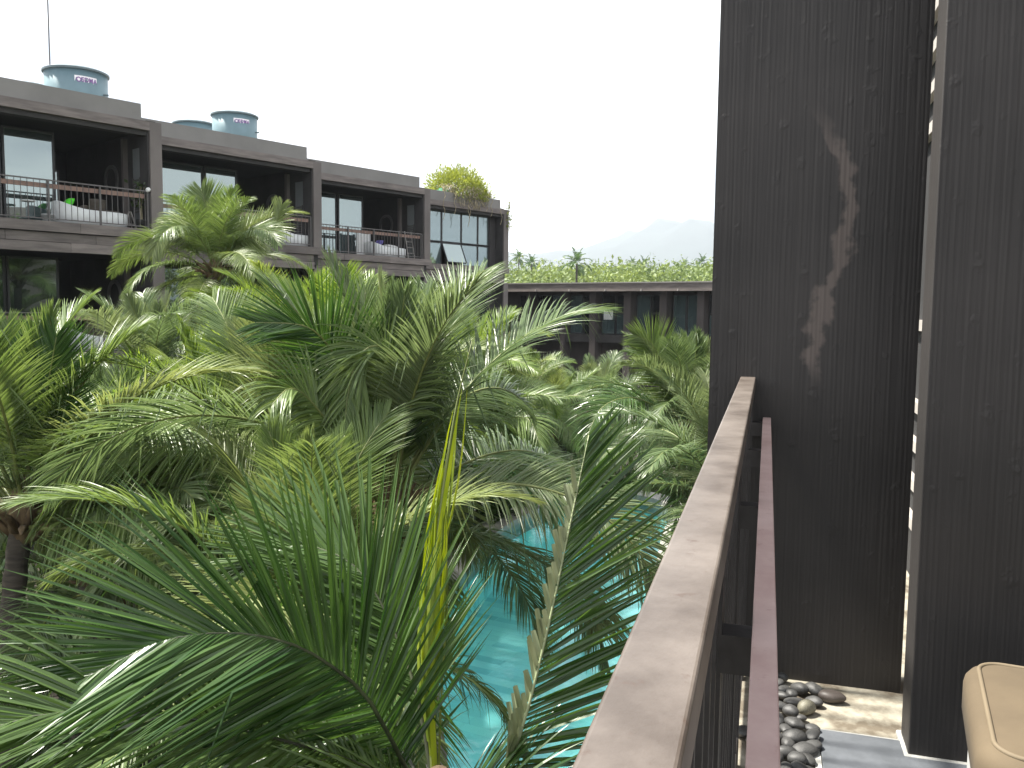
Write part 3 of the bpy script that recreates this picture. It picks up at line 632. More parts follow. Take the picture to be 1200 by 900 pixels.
# ================================================================= left hotel block
AZ = R(41.2); BD = Vector((math.sin(AZ), math.cos(AZ), 0)); BN = Vector((-math.cos(AZ), math.sin(AZ), 0))
S0, D0 = 18.0, 24.0
bloc = BD*S0 + BN*D0
def Bempty(name, s, d, z=0, **kw):
    return empty(name, BD*s + BN*d + Vector((0, 0, z)), R(90)-AZ, **kw)
hotel = Bempty('hotel_block', S0, D0, label='weathered brown timber hotel block with stepped balcony bays and rooftop tanks', cat='building')
class BB(MB):                               # boxes in (s, d, z) of the block
    def bx(s, s0, s1, d0, d1, z0, z1): return s.box(s0-S0, s1-S0, d0-D0, d1-D0, z0, z1)
UN = [(4.4, 10.60, 21.04), (10.60, 16.55, 22.55), (16.55, 22.78, 24.18), (22.78, 29.58, 26.2)]
Z3, Z2, Z1 = EYE+1.93, EYE-1.10, EYE-4.13     # floor levels
TOP = EYE+4.58
STEP = Z3 - Z2
BACK = 34.0
BAL, POST = {}, {}
def rail_run(s0, s1, d, z):
    """balcony railing: frame rails, posts, balusters and a timber rail behind"""
    h = 0.96; ln = s1-s0
    r = bpy.data.objects.new('railing', None)
    mb = BB(); mb.bx(s0, s1, d-0.02, d+0.02, z+h-0.03, z+h); mb.bx(s0, s1, d-0.012, d+0.012, z+0.06, z+0.085)
    r = mb.build('railing', M['rail_metal'], hotel)
    mb = BB(); mb.bx(s0, s1-0.05, d+0.05, d+0.085, z+h-0.19, z+h-0.085); mb.build('timber_rail', M['rail_wood'], r)
    npst = max(2, int(round(ln/1.28))+1)
    if 'p' not in POST:
        POST['p'] = MB().box(-.02, .02, -.022, .022, 0, h-0.03).mesh('post'); POST['p'].materials.append(M['rail_metal'])
        POST['b'] = MB().box(-.006, .006, -.006, .006, 0.08, h-0.03).mesh('baluster'); POST['b'].materials.append(M['rail_metal'])
    for i in range(npst):
        link('post', POST['p'], r, loc=(s0+ln*i/(npst-1)-S0, d-D0, z))
    k = int(ln/0.135)
    for i in range(k):
        s = s0+ln*(i+.5)/k; link('baluster', POST['b'], r, loc=(s-S0, d-D0, z))
def window(s0, s1, d, z0, z1, m, parent=None, fr=0.05):
    f = BB(); f.bx(s0, s0+fr, d-.03, d+.03, z0, z1); f.bx(s1-fr, s1, d-.03, d+.03, z0, z1); f.bx(s0+fr, s1-fr, d-.03, d+.03, z0, z0+fr); f.bx(s0+fr, s1-fr, d-.03, d+.03, z1-fr, z1)
    w_ = f.build('window', M['alu'], parent or hotel)
    g_ = BB(); g_.bx(s0+fr*.9, s1-fr*.9, d-.008, d+.008, z0+fr*.9, z1-fr*.9); g_.build('pane', m, w_); return w_
# core: slabs, back wall, party walls
for ui, (s0, s1, d) in enumerate(UN):
    last = ui == 3
    p0 = s0 if ui == 0 else s0+0.002
    mb = BB(); mb.bx(p0, s1-0.45, d+0.12, d+0.4, TOP-0.02, TOP+0.42); mb.bx(p0, s1-.45, d+0.4, BACK, TOP-0.02, TOP+0.16); mb.build('roof_parapet', M['parapet'], hotel)
    for fl, zf in ((3, Z3), (2, Z2), (1, Z1)):
        ceil = zf + STEP - 0.68 if fl < 3 else TOP-0.22
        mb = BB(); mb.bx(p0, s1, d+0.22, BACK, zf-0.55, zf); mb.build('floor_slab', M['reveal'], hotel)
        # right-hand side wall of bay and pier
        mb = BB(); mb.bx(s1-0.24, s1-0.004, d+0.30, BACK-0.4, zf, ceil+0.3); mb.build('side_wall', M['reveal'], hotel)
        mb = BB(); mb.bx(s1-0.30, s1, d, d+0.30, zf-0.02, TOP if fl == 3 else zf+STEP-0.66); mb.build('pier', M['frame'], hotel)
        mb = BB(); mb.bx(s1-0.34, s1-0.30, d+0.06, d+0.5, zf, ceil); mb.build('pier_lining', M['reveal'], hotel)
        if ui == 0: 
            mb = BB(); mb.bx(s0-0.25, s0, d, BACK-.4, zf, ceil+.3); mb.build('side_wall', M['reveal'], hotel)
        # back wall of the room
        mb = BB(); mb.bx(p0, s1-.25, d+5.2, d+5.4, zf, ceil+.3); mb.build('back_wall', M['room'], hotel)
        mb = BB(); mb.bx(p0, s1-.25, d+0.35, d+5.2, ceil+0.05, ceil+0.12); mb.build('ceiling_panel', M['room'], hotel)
    # top beam
    mb = BB(); mb.bx(p0, s1-0.302, d, d+0.35, TOP-0.22, TOP); mb.build('top_beam', M['timber'], hotel)
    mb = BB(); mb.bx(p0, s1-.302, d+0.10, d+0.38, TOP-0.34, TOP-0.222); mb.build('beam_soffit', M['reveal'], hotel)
    # fascia boards of each floor
    for zf in (Z3, Z2):
        for k, (a, b, off) in enumerate(((-0.23, 0.0, 0.0), (-0.45, -0.245, 0.07), (-0.68, -0.465, 0.03))):
            e1 = s1-(0.305 if k else 0.0) + (0.02 if not k else 0); cuts = [p0] + [p0+(e1-p0)*(q+(0.3 if k % 2 else 0))/3 for q in range(1, 3)] + [e1]
            for q in range(3):
                mb = BB(); jz = random.uniform(-.006, .006); mb.bx(cuts[q]+.004, cuts[q+1]-.004, d-0.06+off+random.uniform(-.006, .006), d+0.21, zf+a+jz, zf+b+jz); mb.build('fascia_board', M['timber'], hotel)
    # glazing
    if not last:
        for fl, zf in ((3, Z3), (2, Z2), (1, Z1)):
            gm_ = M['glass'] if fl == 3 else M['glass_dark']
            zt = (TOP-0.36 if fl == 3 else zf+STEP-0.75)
            ge = s1-2.05+(0.08 if ui == 0 else 0); gd = d+1.5; edges = [s0+0.05, s0+(ge-s0)*0.36, s0+(ge-s0)*0.72, ge]
            for k in range(3): window(edges[k], edges[k+1]-0.02, gd+0.06*(k % 2), zf+0.02, zt, gm_)
            if fl == 3 and ui == 0: window(ge+0.06, ge+0.42, gd+0.9, zf+0.02, zt-0.75, gm_)
            # details on the right-hand wall: ring mirror, pilaster, tall mirror, shutter
            n_ = 28; tr_ = MB(); ringp = [(0, math.cos(a*2*math.pi/n_)*0.37, math.sin(a*2*math.pi/n_)*0.40) for a in range(n_)]
            V = []; Fq = []
            for a in range(n_):
                cy, cz = math.cos(a*2*math.pi/n_), math.sin(a*2*math.pi/n_)
                for (ro, xo) in ((0.40, 0), (0.40, -0.05), (0.31, -0.05), (0.31, 0)): V.append((xo, cy*ro, cz*ro))
            for a in range(n_):
                for q in range(4): Fq.append((a*4+q, ((a+1) % n_)*4+q, ((a+1) % n_)*4+(q+1) % 4, a*4+(q+1) % 4))
            tr_.add(V, Fq); tr_.build('ring_mirror', M['mirror_frame'], hotel, loc=(s1-0.26-S0, d+2.25-D0, zf+1.42))
            mb = BB(); mb.bx(s1-0.36, s1-0.235, d+1.36, d+1.48, zf, zt+.1); mb.build('pilaster', M['frame'], hotel)
            if fl == 3:
                mb = BB(); mb.bx(s1-0.27, s1-0.235, d+0.62, d+1.02, zf+0.05, zt-0.2); mb.build('tall_mirror', M['mirror_sky'], hotel)  # tall mirror panel, its reflected sky painted in
                sh = BB(); sh.bx(s1-0.30, s1-0.265, d+0.62, d+0.64, zf+.45, zf+1.35); sh.bx(s1-0.30, s1-0.265, d+0.98, d+1.0, zf+.45, zf+1.35)
                so = sh.build('louvre_shutter', M['rail_metal'], hotel)
                for k in range(12): 
                    mb = BB(); mb.bx(s1-0.295, s1-0.27, d+0.64, d+0.98, zf+0.47+k*0.073, zf+0.51+k*0.073); mb.build('slat', M['rail_metal'], so)
            if fl >= 2: rail_run(s0+0.03, s1-0.36, d+0.09, zf)
    else:
        # glazed corner room: four columns, two rows, one pane tilted open
        cols = [s0+0.08, 25.85, 27.05, 28.10, 28.82]
        dw = d+0.55; zs, zm, zt = Z3+0.03, Z3+0.98, TOP-0.30
        for k in range(4):
            a, b = cols[k], cols[k+1]-0.015
            window(a, b, dw, zm+0.02, zt, M['glass_pale'], fr=0.035)
            if k == 1:
                o = window(a, b, dw, zs, zm-0.02, M['glass_pale'], fr=0.035)   # opened outwards about its top edge
                piv = Vector(((a+b)/2-S0, dw-D0, zm-0.02)); ang = R(-24)
                Mx = Matrix.Translation(piv) @ Matrix.Rotation(ang, 4, 'X') @ Matrix.Translation(-piv)
                o.matrix_local = Mx
            else: window(a, b, dw, zs, zm-0.02, M['glass_pale'], fr=0.035)
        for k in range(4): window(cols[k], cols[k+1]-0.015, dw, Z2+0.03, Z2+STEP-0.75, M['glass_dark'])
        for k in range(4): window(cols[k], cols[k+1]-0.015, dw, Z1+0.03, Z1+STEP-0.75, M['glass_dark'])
        for zf, ze in ((Z3, TOP-.22), (Z2, Z2+STEP-.68)):
            mb = BB(); mb.bx(28.84, s1-0.30, dw-0.05, dw+0.1, zf, ze); mb.build('window_jamb', M['reveal'], hotel)
mb = BB(); mb.bx(4.4, 29.3, BACK, BACK+0.3, 0, TOP); mb.build('back_wall', M['frame'], hotel)
mb = BB(); mb.bx(29.30, 29.57, 26.5, BACK, 0, TOP-0.03); mb.build('end_wall', M['frame'], hotel)

# ---- furniture on the balconies
def tub(a, b, h, hb, n=40):
    """oval tub daybed shell: low front, raised back at the -x end"""
    mb = MB(); V = []; Fq = []
    prof = [(0.86, 0.0, 0), (0.97, 0.10, 0), (1.0, 0.5, 0.5), (1.0, 1.0, 1), (0.95, 1.03, 1), (0.90, 1.0, 1), (0.88, 0.55, 0.5), (0.86, 0.5, 0.3)]
    for k in range(n):
        t = 2*math.pi*k/n; cx, cy = math.cos(t), math.sin(t)
        ex = 2/2.6; X = abs(cx)**ex*(1 if cx > 0 else -1); Y = abs(cy)**ex*(1 if cy > 0 else -1)
        top = h + (hb-h)*max(0, -X)**2.5
        for r_, z_, wgt in prof: V.append((X*a*r_, Y*b*r_, z_*(h*(1-wgt)+top*wgt)))
    m_ = len(prof)
    for k in range(n):
        for q in range(m_-1): Fq.append((k*m_+q, ((k+1) % n)*m_+q, ((k+1) % n)*m_+q+1, k*m_+q+1))
    Fq.append(tuple(k*m_+m_-1 for k in range(n))); Fq.append(tuple(k*m_ for k in range(n))[::-1])
    mb.add(V, Fq); return mb
def pillow(mb, c, sx, sy, sz, rot=0, tilt=0, n=10):
    V = []; Fq = []; Mx = Matrix.Translation(c) @ Matrix.Rotation(rot, 4, 'Z') @ Matrix.Rotation(tilt, 4, 'Y')
    for sgn in (1, -1):
        b = len(V)
        for i in range(n+1):
            for j in range(n+1):
                u, v = i/n*2-1, j/n*2-1; hgt = (max(0, (1-u**4)*(1-v**4)))**0.6
                V.append(tuple(Mx @ Vector((u*sx*(1-0.06*(v*v)), v*sy*(1-0.06*u*u), sgn*hgt*sz))))
        for i in range(n):
            for j in range(n):
                q = (b+i*(n+1)+j, b+(i+1)*(n+1)+j, b+(i+1)*(n+1)+j+1, b+i*(n+1)+j+1); Fq.append(q if sgn > 0 else q[::-1])
    mb.add(V, Fq); return mb
def daybed(s, d, z, a, label):
    t = Bempty('daybed', s, d, z, label=label, cat='daybed', group='tub daybeds on the balconies')
    tub(a, 0.50, 0.36, 0.55).build('shell', M['white'], t, smooth=True)
    mb = MB(); mb.lathe([(0.80, 0.18), (0.84, 0.24), (0.84, 0.34), (0.78, 0.38)], 36, sx=a, sy=0.5); mb.build('mattress', M['white_fabric'], t, smooth=True)
    return t
def cushion(s, d, z, m, label, sx=.2, sy=.2, sz=.07, tilt=-1.1, rot=0):
    t = pillow(MB(), (0, 0, 0), sx, sy, sz, rot, tilt).build('cushion', M[m], smooth=True)
    t.location = BD*s + BN*d + Vector((0, 0, z)); t.rotation_euler = (0, 0, R(90)-AZ)
    tag(t, label, 'cushion'); return t
daybed(9.1, 21.75, Z3, 0.86, 'white tub daybed with a lime cushion on an upper balcony')
cushion(8.55, 21.72, Z3+0.50, 'green_fabric', 'lime green cushion propped in a white tub daybed', .19, .19, .07, -0.9)
cushion(9.2, 21.62, Z3+0.46, 'brown_fabric', 'dark brown cushion standing in the daybed beside the folding rack', .24, .20, .08, 1.15, 1.4)
cushion(8.9, 21.78, Z3+0.42, 'brown_fabric', 'small brown cushion next to the lime green one', .16, .16, .07, -0.6)
cushion(9.55, 21.75, Z3+0.405, 'brown_fabric', 'flat brown seat pad at the low end of the lime-cushioned daybed', .24, .2, .04, 0)
daybed(16.0, 23.3, Z3, 0.75, 'white tub daybed behind the tall palm fronds')
daybed(21.2, 24.95, Z3, 0.85, 'white tub daybed with a violet cushion beside a white screen')
cushion(20.75, 24.85, Z3+0.47, 'violet_fabric', 'violet cushion in a white tub daybed', .2, .2, .08, -0.9)
cushion(21.4, 24.9, Z3+0.42, 'white_fabric', 'grey-white pillow lying behind the violet cushion', .3, .2, .07, 0.1)
daybed(9.25, 21.75, Z2, 0.82, 'white tub daybed with brown cushions on the lower balcony')
cushion(9.0, 21.6, Z2+0.48, 'brown_fabric', 'brown cushion in the lower balcony daybed', .25, .2, .09, 1.0, 1.4)
# small pieces
t = Bempty('side_table', 7.75, 21.9, Z3, label='small white pedestal side table on the upper balcony', cat='table')
MB().lathe([(0.15, 0.50), (0.155, 0.51), (0.155, 0.525), (0.15, 0.535)], 20).build('top', M['white'], t); MB().lathe([(0.02, 0.02), (0.02, 0.50)], 10).build('leg', M['rail_metal'], t); MB().lathe([(0.12, 0), (0.12, 0.015), (0.02, 0.03)], 16).build('base', M['rail_metal'], t)
t = MB().lathe([(0.13, 0), (0.17, 0.22), (0.18, 0.22), (0.165, 0.24), (0.12, 0.03)], 20).build('bucket', M['white'], smooth=True); t.location = BD*8.18+BN*21.85+Vector((0, 0, Z3)); tag(t, 'white plastic bucket between the pedestal table and the daybed', 'bucket')
t = Bempty('folding_rack', 10.02, 21.6, Z3, label='pale folding rack standing open at the end of the upper balcony', cat='rack')
for q in ((-.16, -.03), (.16, -.03)): MB().tube([(q[0], 0.0, 0), (q[0]*0.12, 0.02, 0.46)], 0.018, 6).build('leg', M['slat_pale'], t)
for q in ((-.14, .2), (.14, .2)): MB().tube([(q[0], 0.25, 0), (q[0]*0.12, 0.03, 0.46)], 0.018, 6).build('leg', M['slat_pale'], t)
MB().tube([(-.10, 0.01, 0.15), (.10, 0.01, 0.15)], 0.014, 6).build('crossbar', M['slat_pale'], t)
tw = pillow(MB(), (0, 0, 0), .055, .045, .06, 0, 0.9).build('towel', M['white_fabric'], smooth=True); tw.location = BD*10.25+BN*21.10+Vector((0, 0, Z3+0.98)); tag(tw, 'white towel bundled over the end of the balcony rail', 'towel')
def spindly(s, d, z, label):
    t = Bempty('potted_plant', s, d, z, label=label, cat='plant')
    MB().lathe([(0.10, 0), (0.13, 0.24), (0.14, 0.25), (0.12, 0.25), (0.11, 0.2)], 16).build('pot', M['pebble'], t, smooth=True)
    mb = MB(); rr = random.Random(2)
    for k in range(7): mb.tube([(rr.uniform(-.05, .05), rr.uniform(-.05, .05), 0.2), (rr.uniform(-.1, .1), rr.uniform(-.1, .1), 0.65), (rr.uniform(-.16, .16), rr.uniform(-.16, .16), 1.05)], [0.012, 0.009, 0.004], 5)
    mb.build('stem', M['vine'], t)
    def fn(r_): return (r_.normal()*.1, r_.normal()*.1, r_.uniform(.5, 1.15)), (r_.normal(), r_.normal(), .6)
    link('foliage', blades(90, fn, 0.12, 4), t, M['shrub'])
spindly(10.18, 21.35, Z3, 'dry spindly potted plant in the corner of the upper balcony')
mb = MB(); mb.box(-.28, .28, -.02, .02, 0.05, 0.85); mb.box(-.32, -.28, -.03, .03, 0, .9); mb.box(.28, .32, -.03, .03, 0, .9)
t = mb.build('folding_screen', M['white_fabric']); t.location = BD*20.35+BN*25.2+Vector((0, 0, Z3)); t.rotation_euler = (0, 0, R(90)-AZ); tag(t, 'white fabric screen beside the violet-cushioned daybed', 'screen')
t = Bempty('ladder', 22.2, 24.6, Z3, label='pale wooden ladder leaning at the end of the third balcony', cat='ladder')
for sx in (-.16, .16): MB().tube([(sx, 0, 0), (sx, 0.22, 1.05)], 0.02, 6).build('stile', M['slat_pale'], t)
for k in range(4): MB().tube([(-.16, .05+.045*k, .22+.22*k), (.16, .05+.045*k, .22+.22*k)], 0.014, 6).build('rung', M['slat_pale'], t)

# ---- water tanks with printed labels
def text_mesh(s, size):
    cu = bpy.data.curves.new('txt', 'FONT'); cu.body = s; cu.size = size; cu.align_x = 'CENTER'; cu.align_y = 'CENTER'; cu.offset = 0.006*size/0.2
    ob = bpy.data.objects.new('txt', cu); C.objects.link(ob); dg = bpy.context.evaluated_depsgraph_get(); me = bpy.data.meshes.new_from_object(ob.evaluated_get(dg))
    bpy.data.objects.remove(ob); bpy.data.curves.remove(cu); return me
def tank(px, depth, label, R_=0.85, H=1.75, printed=True):
    top = at(*px, depth); z0 = top.z - H
    t = empty('water_tank', (top.x, top.y, z0), 0, label=label, cat='water tank', group='water tanks on the hotel roof')
    rim_h = H
    MB().lathe([(R_*0.90, 0), (R_*0.955, H*.5), (R_*0.97, H-.06)], 40, cap=True).build('barrel', M['tank'], t, smooth=False)
    for p_ in t.children[0].data.polygons: p_.use_smooth = len(p_.vertices) == 4
    MB().lathe([(R_*0.96, H-.06), (R_*1.03, H-.05), (R_*1.03, H), (R_*0.90, H+.05), (R_*0.35, H+.13), (R_*.3, H+.14)], 40).build('lid', M['tank_rim'], t)
    MB().tube([(R_*.9*math.cos(.15), R_*.9*math.sin(.15)-.2, H-.62), (R_*1.12*math.cos(.15), R_*1.12*math.sin(.15)-.2, H-.62)], 0.03, 8).build('outlet', M['tank_rim'], t)
    if not printed: return t
    face = math.atan2(-top.y, -top.x) + R(18)
    def wrap(mb_or_me, name, m, zc, r_add):
        me = mb_or_me
        for v in me.vertices:
            a = face + v.co.x/R_; zz = zc + v.co.y; r_ = R_*(0.90+0.07*zz/H)+r_add
            v.co = Vector((math.cos(a)*r_, math.sin(a)*r_, zz))
        link(name, me, t, m)
    def strip(w_, h_):
        mb = MB(); k = 12
        mb.add([(-w_/2+w_*i/k, y_, 0) for i in range(k+1) for y_ in (-h_/2, h_/2)], [(2*i, 2*i+2, 2*i+3, 2*i+1) for i in range(k)]); return mb.mesh('label')
    wrap(strip(0.62, 0.21), 'label', M['label'], H-.34, 0.006)
    me = text_mesh('SDMA', 0.165); 
    for v in me.vertices: v.co.x += 0.09
    wrap(me, 'lettering', M['print'], H-.34, 0.010)
    mb = MB(); mb.lathe([(0.062, 0), (0.062, 0.0001)], 16, cap=False); k = 16
    rg = MB(); rg.add([(math.cos(a*2*math.pi/k)*r_-0.2, math.sin(a*2*math.pi/k)*r_, 0) for a in range(k) for r_ in (.04, .068)], [(2*a, 2*a+1, (2*a+3) % (2*k), (2*a+2) % (2*k)) for a in range(k)])
    wrap(rg.mesh('emblem'), 'emblem', M['print'], H-.34, 0.010)
    wrap(strip(0.68, 0.022), 'underline', M['label'], H-.54, 0.006)
    wrap(strip(0.34, 0.07), 'label', M['label'], H-.70, 0.006)
    em = MB(); em.add([(-.32, -.05, 0), (-.18, -.05, 0), (-.25, .06, 0)], [(0, 1, 2)]); wrap(em.mesh('emblem'), 'emblem', M['label'], H-.68, 0.006)
    return t
tank((89, 86), 24.4, 'blue-grey water tank with white label above the first balcony bay')
tank((30, 103), 27.3, 'blue-grey water tank mostly hidden behind the parapet near the antenna', printed=False)
tank((275, 136), 32.5, 'blue-grey water tank with white label above the second balcony bay')
tank((228, 146), 35.2, 'blue-grey water tank mostly hidden behind the labelled tank of the second bay', printed=False)
a0 = at(59, 90, 25.5); an = empty('antenna', (a0.x, a0.y, TOP+.1), label='thin grey antenna mast rising behind the first water tank', cat='antenna')
MB().tube([(0, 0, 0), (0, 0, 2.2)], 0.035, 8).build('mast', M['rail_metal'], an); MB().tube([(0, 0, 2.2), (0, 0, 5.5)], 0.02, 6).build('whip', M['rail_metal'], an)

# ---- overgrown planter on the roof corner
bp = BD*27.2 + BN*26.9 + Vector((0, 0, TOP+0.3))
bu = empty('roof_planter', bp, R(90)-AZ, label='overgrown yellow-green bush spilling over the roof corner planter', cat='plant')
mb = MB(); mb.box(-1.9, 1.9, -.15, .9, -0.16, 0.12); mb.build('planter_box', M['parapet'], bu)
def bush_fn(rr):
    v = rr.normal(size=3); v /= np.linalg.norm(v); v[2] = abs(v[2]); k = rr.uniform(0.35, 1.0)**0.4*(1+.12*math.sin(v[0]*9)+.08*math.sin(v[1]*13))
    return (v[0]*1.65*k+0.1, v[1]*1.2*k+.3, v[2]*1.45*k-.1), (v[0]*.8+rr.normal()*.5, v[1]*.8+rr.normal()*.5, v[2]+.2+rr.normal()*.5)
link('foliage', blades(7000, bush_fn, 0.19, 60, 0.11), bu, M['bush'])
def bush_fn2(rr):
    x = rr.uniform(-1.5, 1.55); return (x, -0.25-rr.uniform(0, .65)*math.cos(x), rr.uniform(-.35, .55)), (rr.normal()*.5, rr.normal()*.4-.1, -0.8)
link('dry_stem_tangle', blades(1900, bush_fn2, 0.26, 61, 0.045), bu, M['vine'])
mb = MB(); rr = random.Random(12)
for x, l_ in ((-1.75, 1.2), (-1.1, .9), (-.2, 1.0), (-.25, 1.35), (.9, .6), (1.2, .8), (1.85, 1.1)):
    p = [(x+.05*math.sin(k*1.7), -.72-.03*math.sin(k*2), .1-l_*k/6) for k in range(7)]; mb.tube(p, 0.012, 4)
mb.build('hanging_vine', M['vine'], bu)
mb = MB(); k = 6; mb.add([(-1.75+.62*i/k+.06*math.sin(i*1.7)+.15*j/k, -.50+.10*math.cos(i*2)+.45*j/k, -.15+(.36+.25*i/k)*j/k) for i in range(k+1) for j in range(k+1)], [(i*(k+1)+j, (i+1)*(k+1)+j, (i+1)*(k+1)+j+1, i*(k+1)+j+1) for i in range(k) for j in range(k)])
nt_ = mb.build('shade_net', M['net'], bu); md = nt_.modifiers.new('s', 'SOLIDIFY'); md.thickness = 0.01
# creeper at the corner pier
mb = MB(); 
cb = BD*29.5+BN*26.12+Vector((0, 0, TOP+.1)); cr_ = empty('creeper', cb, label='thin dry creeper hanging down the roof corner pier', cat='plant')
for k in range(4): mb.tube([(.05*math.sin(j*1.3+k), -.04*abs(math.sin(j+k)), .25-j*.22) for j in range(7)], 0.010, 4)
mb.build('stem', M['vine'], cr_)
def crf(rr): return (rr.normal()*.09, -abs(rr.normal())*.05, .3-rr.uniform(0, 1.2)), (rr.normal(), rr.normal(), -.5)
link('foliage', blades(120, crf, 0.09, 8, .3), cr_, M['bush'])

# ================================================================= low wing at the back
WA = Vector((-0.054, 44.3, 0)); WBp = Vector((8.76, 38.55, 0)); WD = (WBp-WA).normalized(); WN = Vector((-WD.y, WD.x, 0))
wing = empty('low_wing', WA, math.atan2(WD.y, WD.x), label='low dark two-storey wing with flat roof closing the far end of the garden', cat='building')
def wing_s(x, y=380, d=0):
    v = ray(x, y); base = WA + WN*d; t_ = (base.dot(WN))/(v.dot(WN)); return (v*t_-WA).dot(WD)
ZR = EYE+1.38
mb = MB(); mb.box(-9, 16, -0.3, 7, ZR-0.30, ZR-0.05); mb.build('roof', M['frame'], wing)
mb = MB(); mb.box(-9, 16, -0.34, -0.28, ZR-0.40, ZR-0.03); mb.build('roof_fascia', M['timber'], wing)
mb = MB(); mb.box(-9, 16, -.38, -.30, ZR-0.028, ZR+0.03); mb.build('roof_edge_flashing', M['parapet'], wing)
mb = MB(); mb.box(-9, 16, 1.05, 1.25, 0, ZR-.30); mb.build('wall', M['wing_wall'], wing)
mb = MB(); mb.box(-9, 16, 0.3, 1.05, Z2-0.4, Z2-0.02); mb.build('floor_slab', M['reveal'], wing)
wz0, wz1 = Z2, ZR-0.55
piers = [(615, 619), (655, 659), (689, 696), (729, 737), (771, 779), (815, 823)]
for a, b in piers:
    mb = MB(); mb.box(wing_s(a), wing_s(b), 0.12, 0.9, 0, ZR-0.30); mb.build('pier', M['wing_wall'], wing)
def wwin(xa, xb, za, zb, m, d=0.75):
    a, b = wing_s(xa), wing_s(xb); f_ = 0.04; mb = MB()
    mb.box(a, a+f_, d-.03, d+.03, za, zb); mb.box(b-f_, b, d-.03, d+.03, za, zb); mb.box(a+f_, b-f_, d-.03, d+.03, za, za+f_); mb.box(a+f_, b-f_, d-.03, d+.03, zb-f_, zb)
    w_ = mb.build('window', M['alu'], wing); MB().box(a+f_*.9, b-f_*.9, d-.008, d+.008, za+f_*.9, zb-f_*.9).build('pane', m, w_)
M['glass_wing'] = glass_mat('teal_glass', tint=(0.45, 0.60, 0.60), base=(0.055, 0.085, 0.085), fac=0.25)
M['glass_black'] = glass_mat('black_glass', tint=(0.4, 0.5, 0.5), base=(0.006, 0.007, 0.008), fac=0.05)
mid = wz0+1.05
for xa, xb, m1, m2 in [(600, 614, 'b', 'b'), (621, 637, 'b', 'g'), (638, 654, 'g', 'g'), (660, 675, 'g', 'g'), (676, 688, 'b', 'b'), (697, 713, 'b', 'g'), (714, 728, 'b', 'g'), (738, 755, 'g', 'g'), (756, 770, 'b', 'b'), (781, 797, 'g', 'g'), (798, 814, 'g', 'g'), (824, 835, 'b', 'g'), (836, 850, 'g', 'g')]:
    K = {'b': M['glass_black'], 'g': M['glass_wing']}
    if m1 == m2 == 'g': wwin(xa, xb, wz0, wz1, K['g'])
    else: wwin(xa, xb, mid+.02, wz1, K[m1]); wwin(xa, xb, wz0, mid-.02, K[m2])
a, b = wing_s(700), wing_s(711); mb = MB()
for k in range(6): mb.box(a+(b-a)*k/6, a+(b-a)*(k+.85)/6, 0.66-.01*(k % 2), 0.69-.01*(k % 2), wz0+.72, wz0+1.16)
mb.build('curtain', M['white_fabric'], wing)
for x in (632, 671, 713, 755, 798):
    s_ = wing_s(x, 340); MB().tube([(s_, -.36, ZR-.40), (s_, -.36, ZR-.30)], .03, 6).build('roof_bracket', M['slat_pale'], wing)

# ================================================================= wood behind the wing, palms standing out of it
def wood():
    rr = np.random.RandomState(4); V = []; Fc = []; var = []
    for k in range(420):
        near = k < 250
        az = R(rr.uniform(-9, 22)) if near else R(rr.uniform(22, 115))
        dist = rr.uniform(120, 230)
        cx, cy = math.sin(az)*dist, math.cos(az)*dist; r_ = rr.uniform(3.5, 7.5); top = EYE + dist*0.056*rr.uniform(0.72, 1.06)
        if not near: top = EYE + dist*0.075*rr.uniform(0.7, 1.15)
        lobes = rr.normal(size=(5, 3)); tone = rr.normal(0, .17)
        m_ = 520 if near else 110
        v = rr.normal(size=(m_, 3)); v /= np.linalg.norm(v, axis=1)[:, None]; q = rr.uniform(0.4, 1, m_)**0.4
        bump_ = 1+0.18*np.sin(v @ lobes[0]*3)+.14*np.sin(v @ lobes[1]*5)+.08*np.sin(v @ lobes[2]*9)
        p = np.array([cx, cy, top-r_*.85]) + v*np.array([r_, r_, r_*.85])*(q*bump_)[:, None]
        s = (rr.uniform(0.20, 0.44, m_)*(1 if near else 2.6))[:, None]; d1 = rr.normal(size=(m_, 3)); d1 /= np.linalg.norm(d1, axis=1)[:, None]; d2 = np.cross(d1, rr.normal(size=(m_, 3))); d2 /= np.linalg.norm(d2, axis=1)[:, None]
        V.append(np.stack([p-d1*s, p-d2*s*.5, p+d1*s, p+d2*s*.5], axis=1).reshape(-1, 3)); var.append(np.repeat(np.clip(.42+tone+rr.normal(size=m_)*.22, 0, 1), 4))
    V = np.concatenate(V); k = len(V)//4
    return np_mesh('wood', V, [(4*i, 4*i+1, 4*i+2, 4*i+3) for i in range(k)], np.concatenate(var))
tag(link('wood', wood(), mat=M['forest']), 'light green broadleaf wood rising behind the low wing', 'wood', kind='stuff')
far_var = []
for i in range(7):
    e0 = [80, 60, 40, 20, 5, -20, 50][i]; cu = arc_curve(2.6, e0, [30, 60, 80, 80, 70, 50, 70][i])
    lf, rb = frond(cu, Vector((-.3, 0, 1)), n=22, ll=.75, wid=.10, droop=.7, seed=900+i); lf.materials.append(M['leaf_dark']); far_var.append(lf)
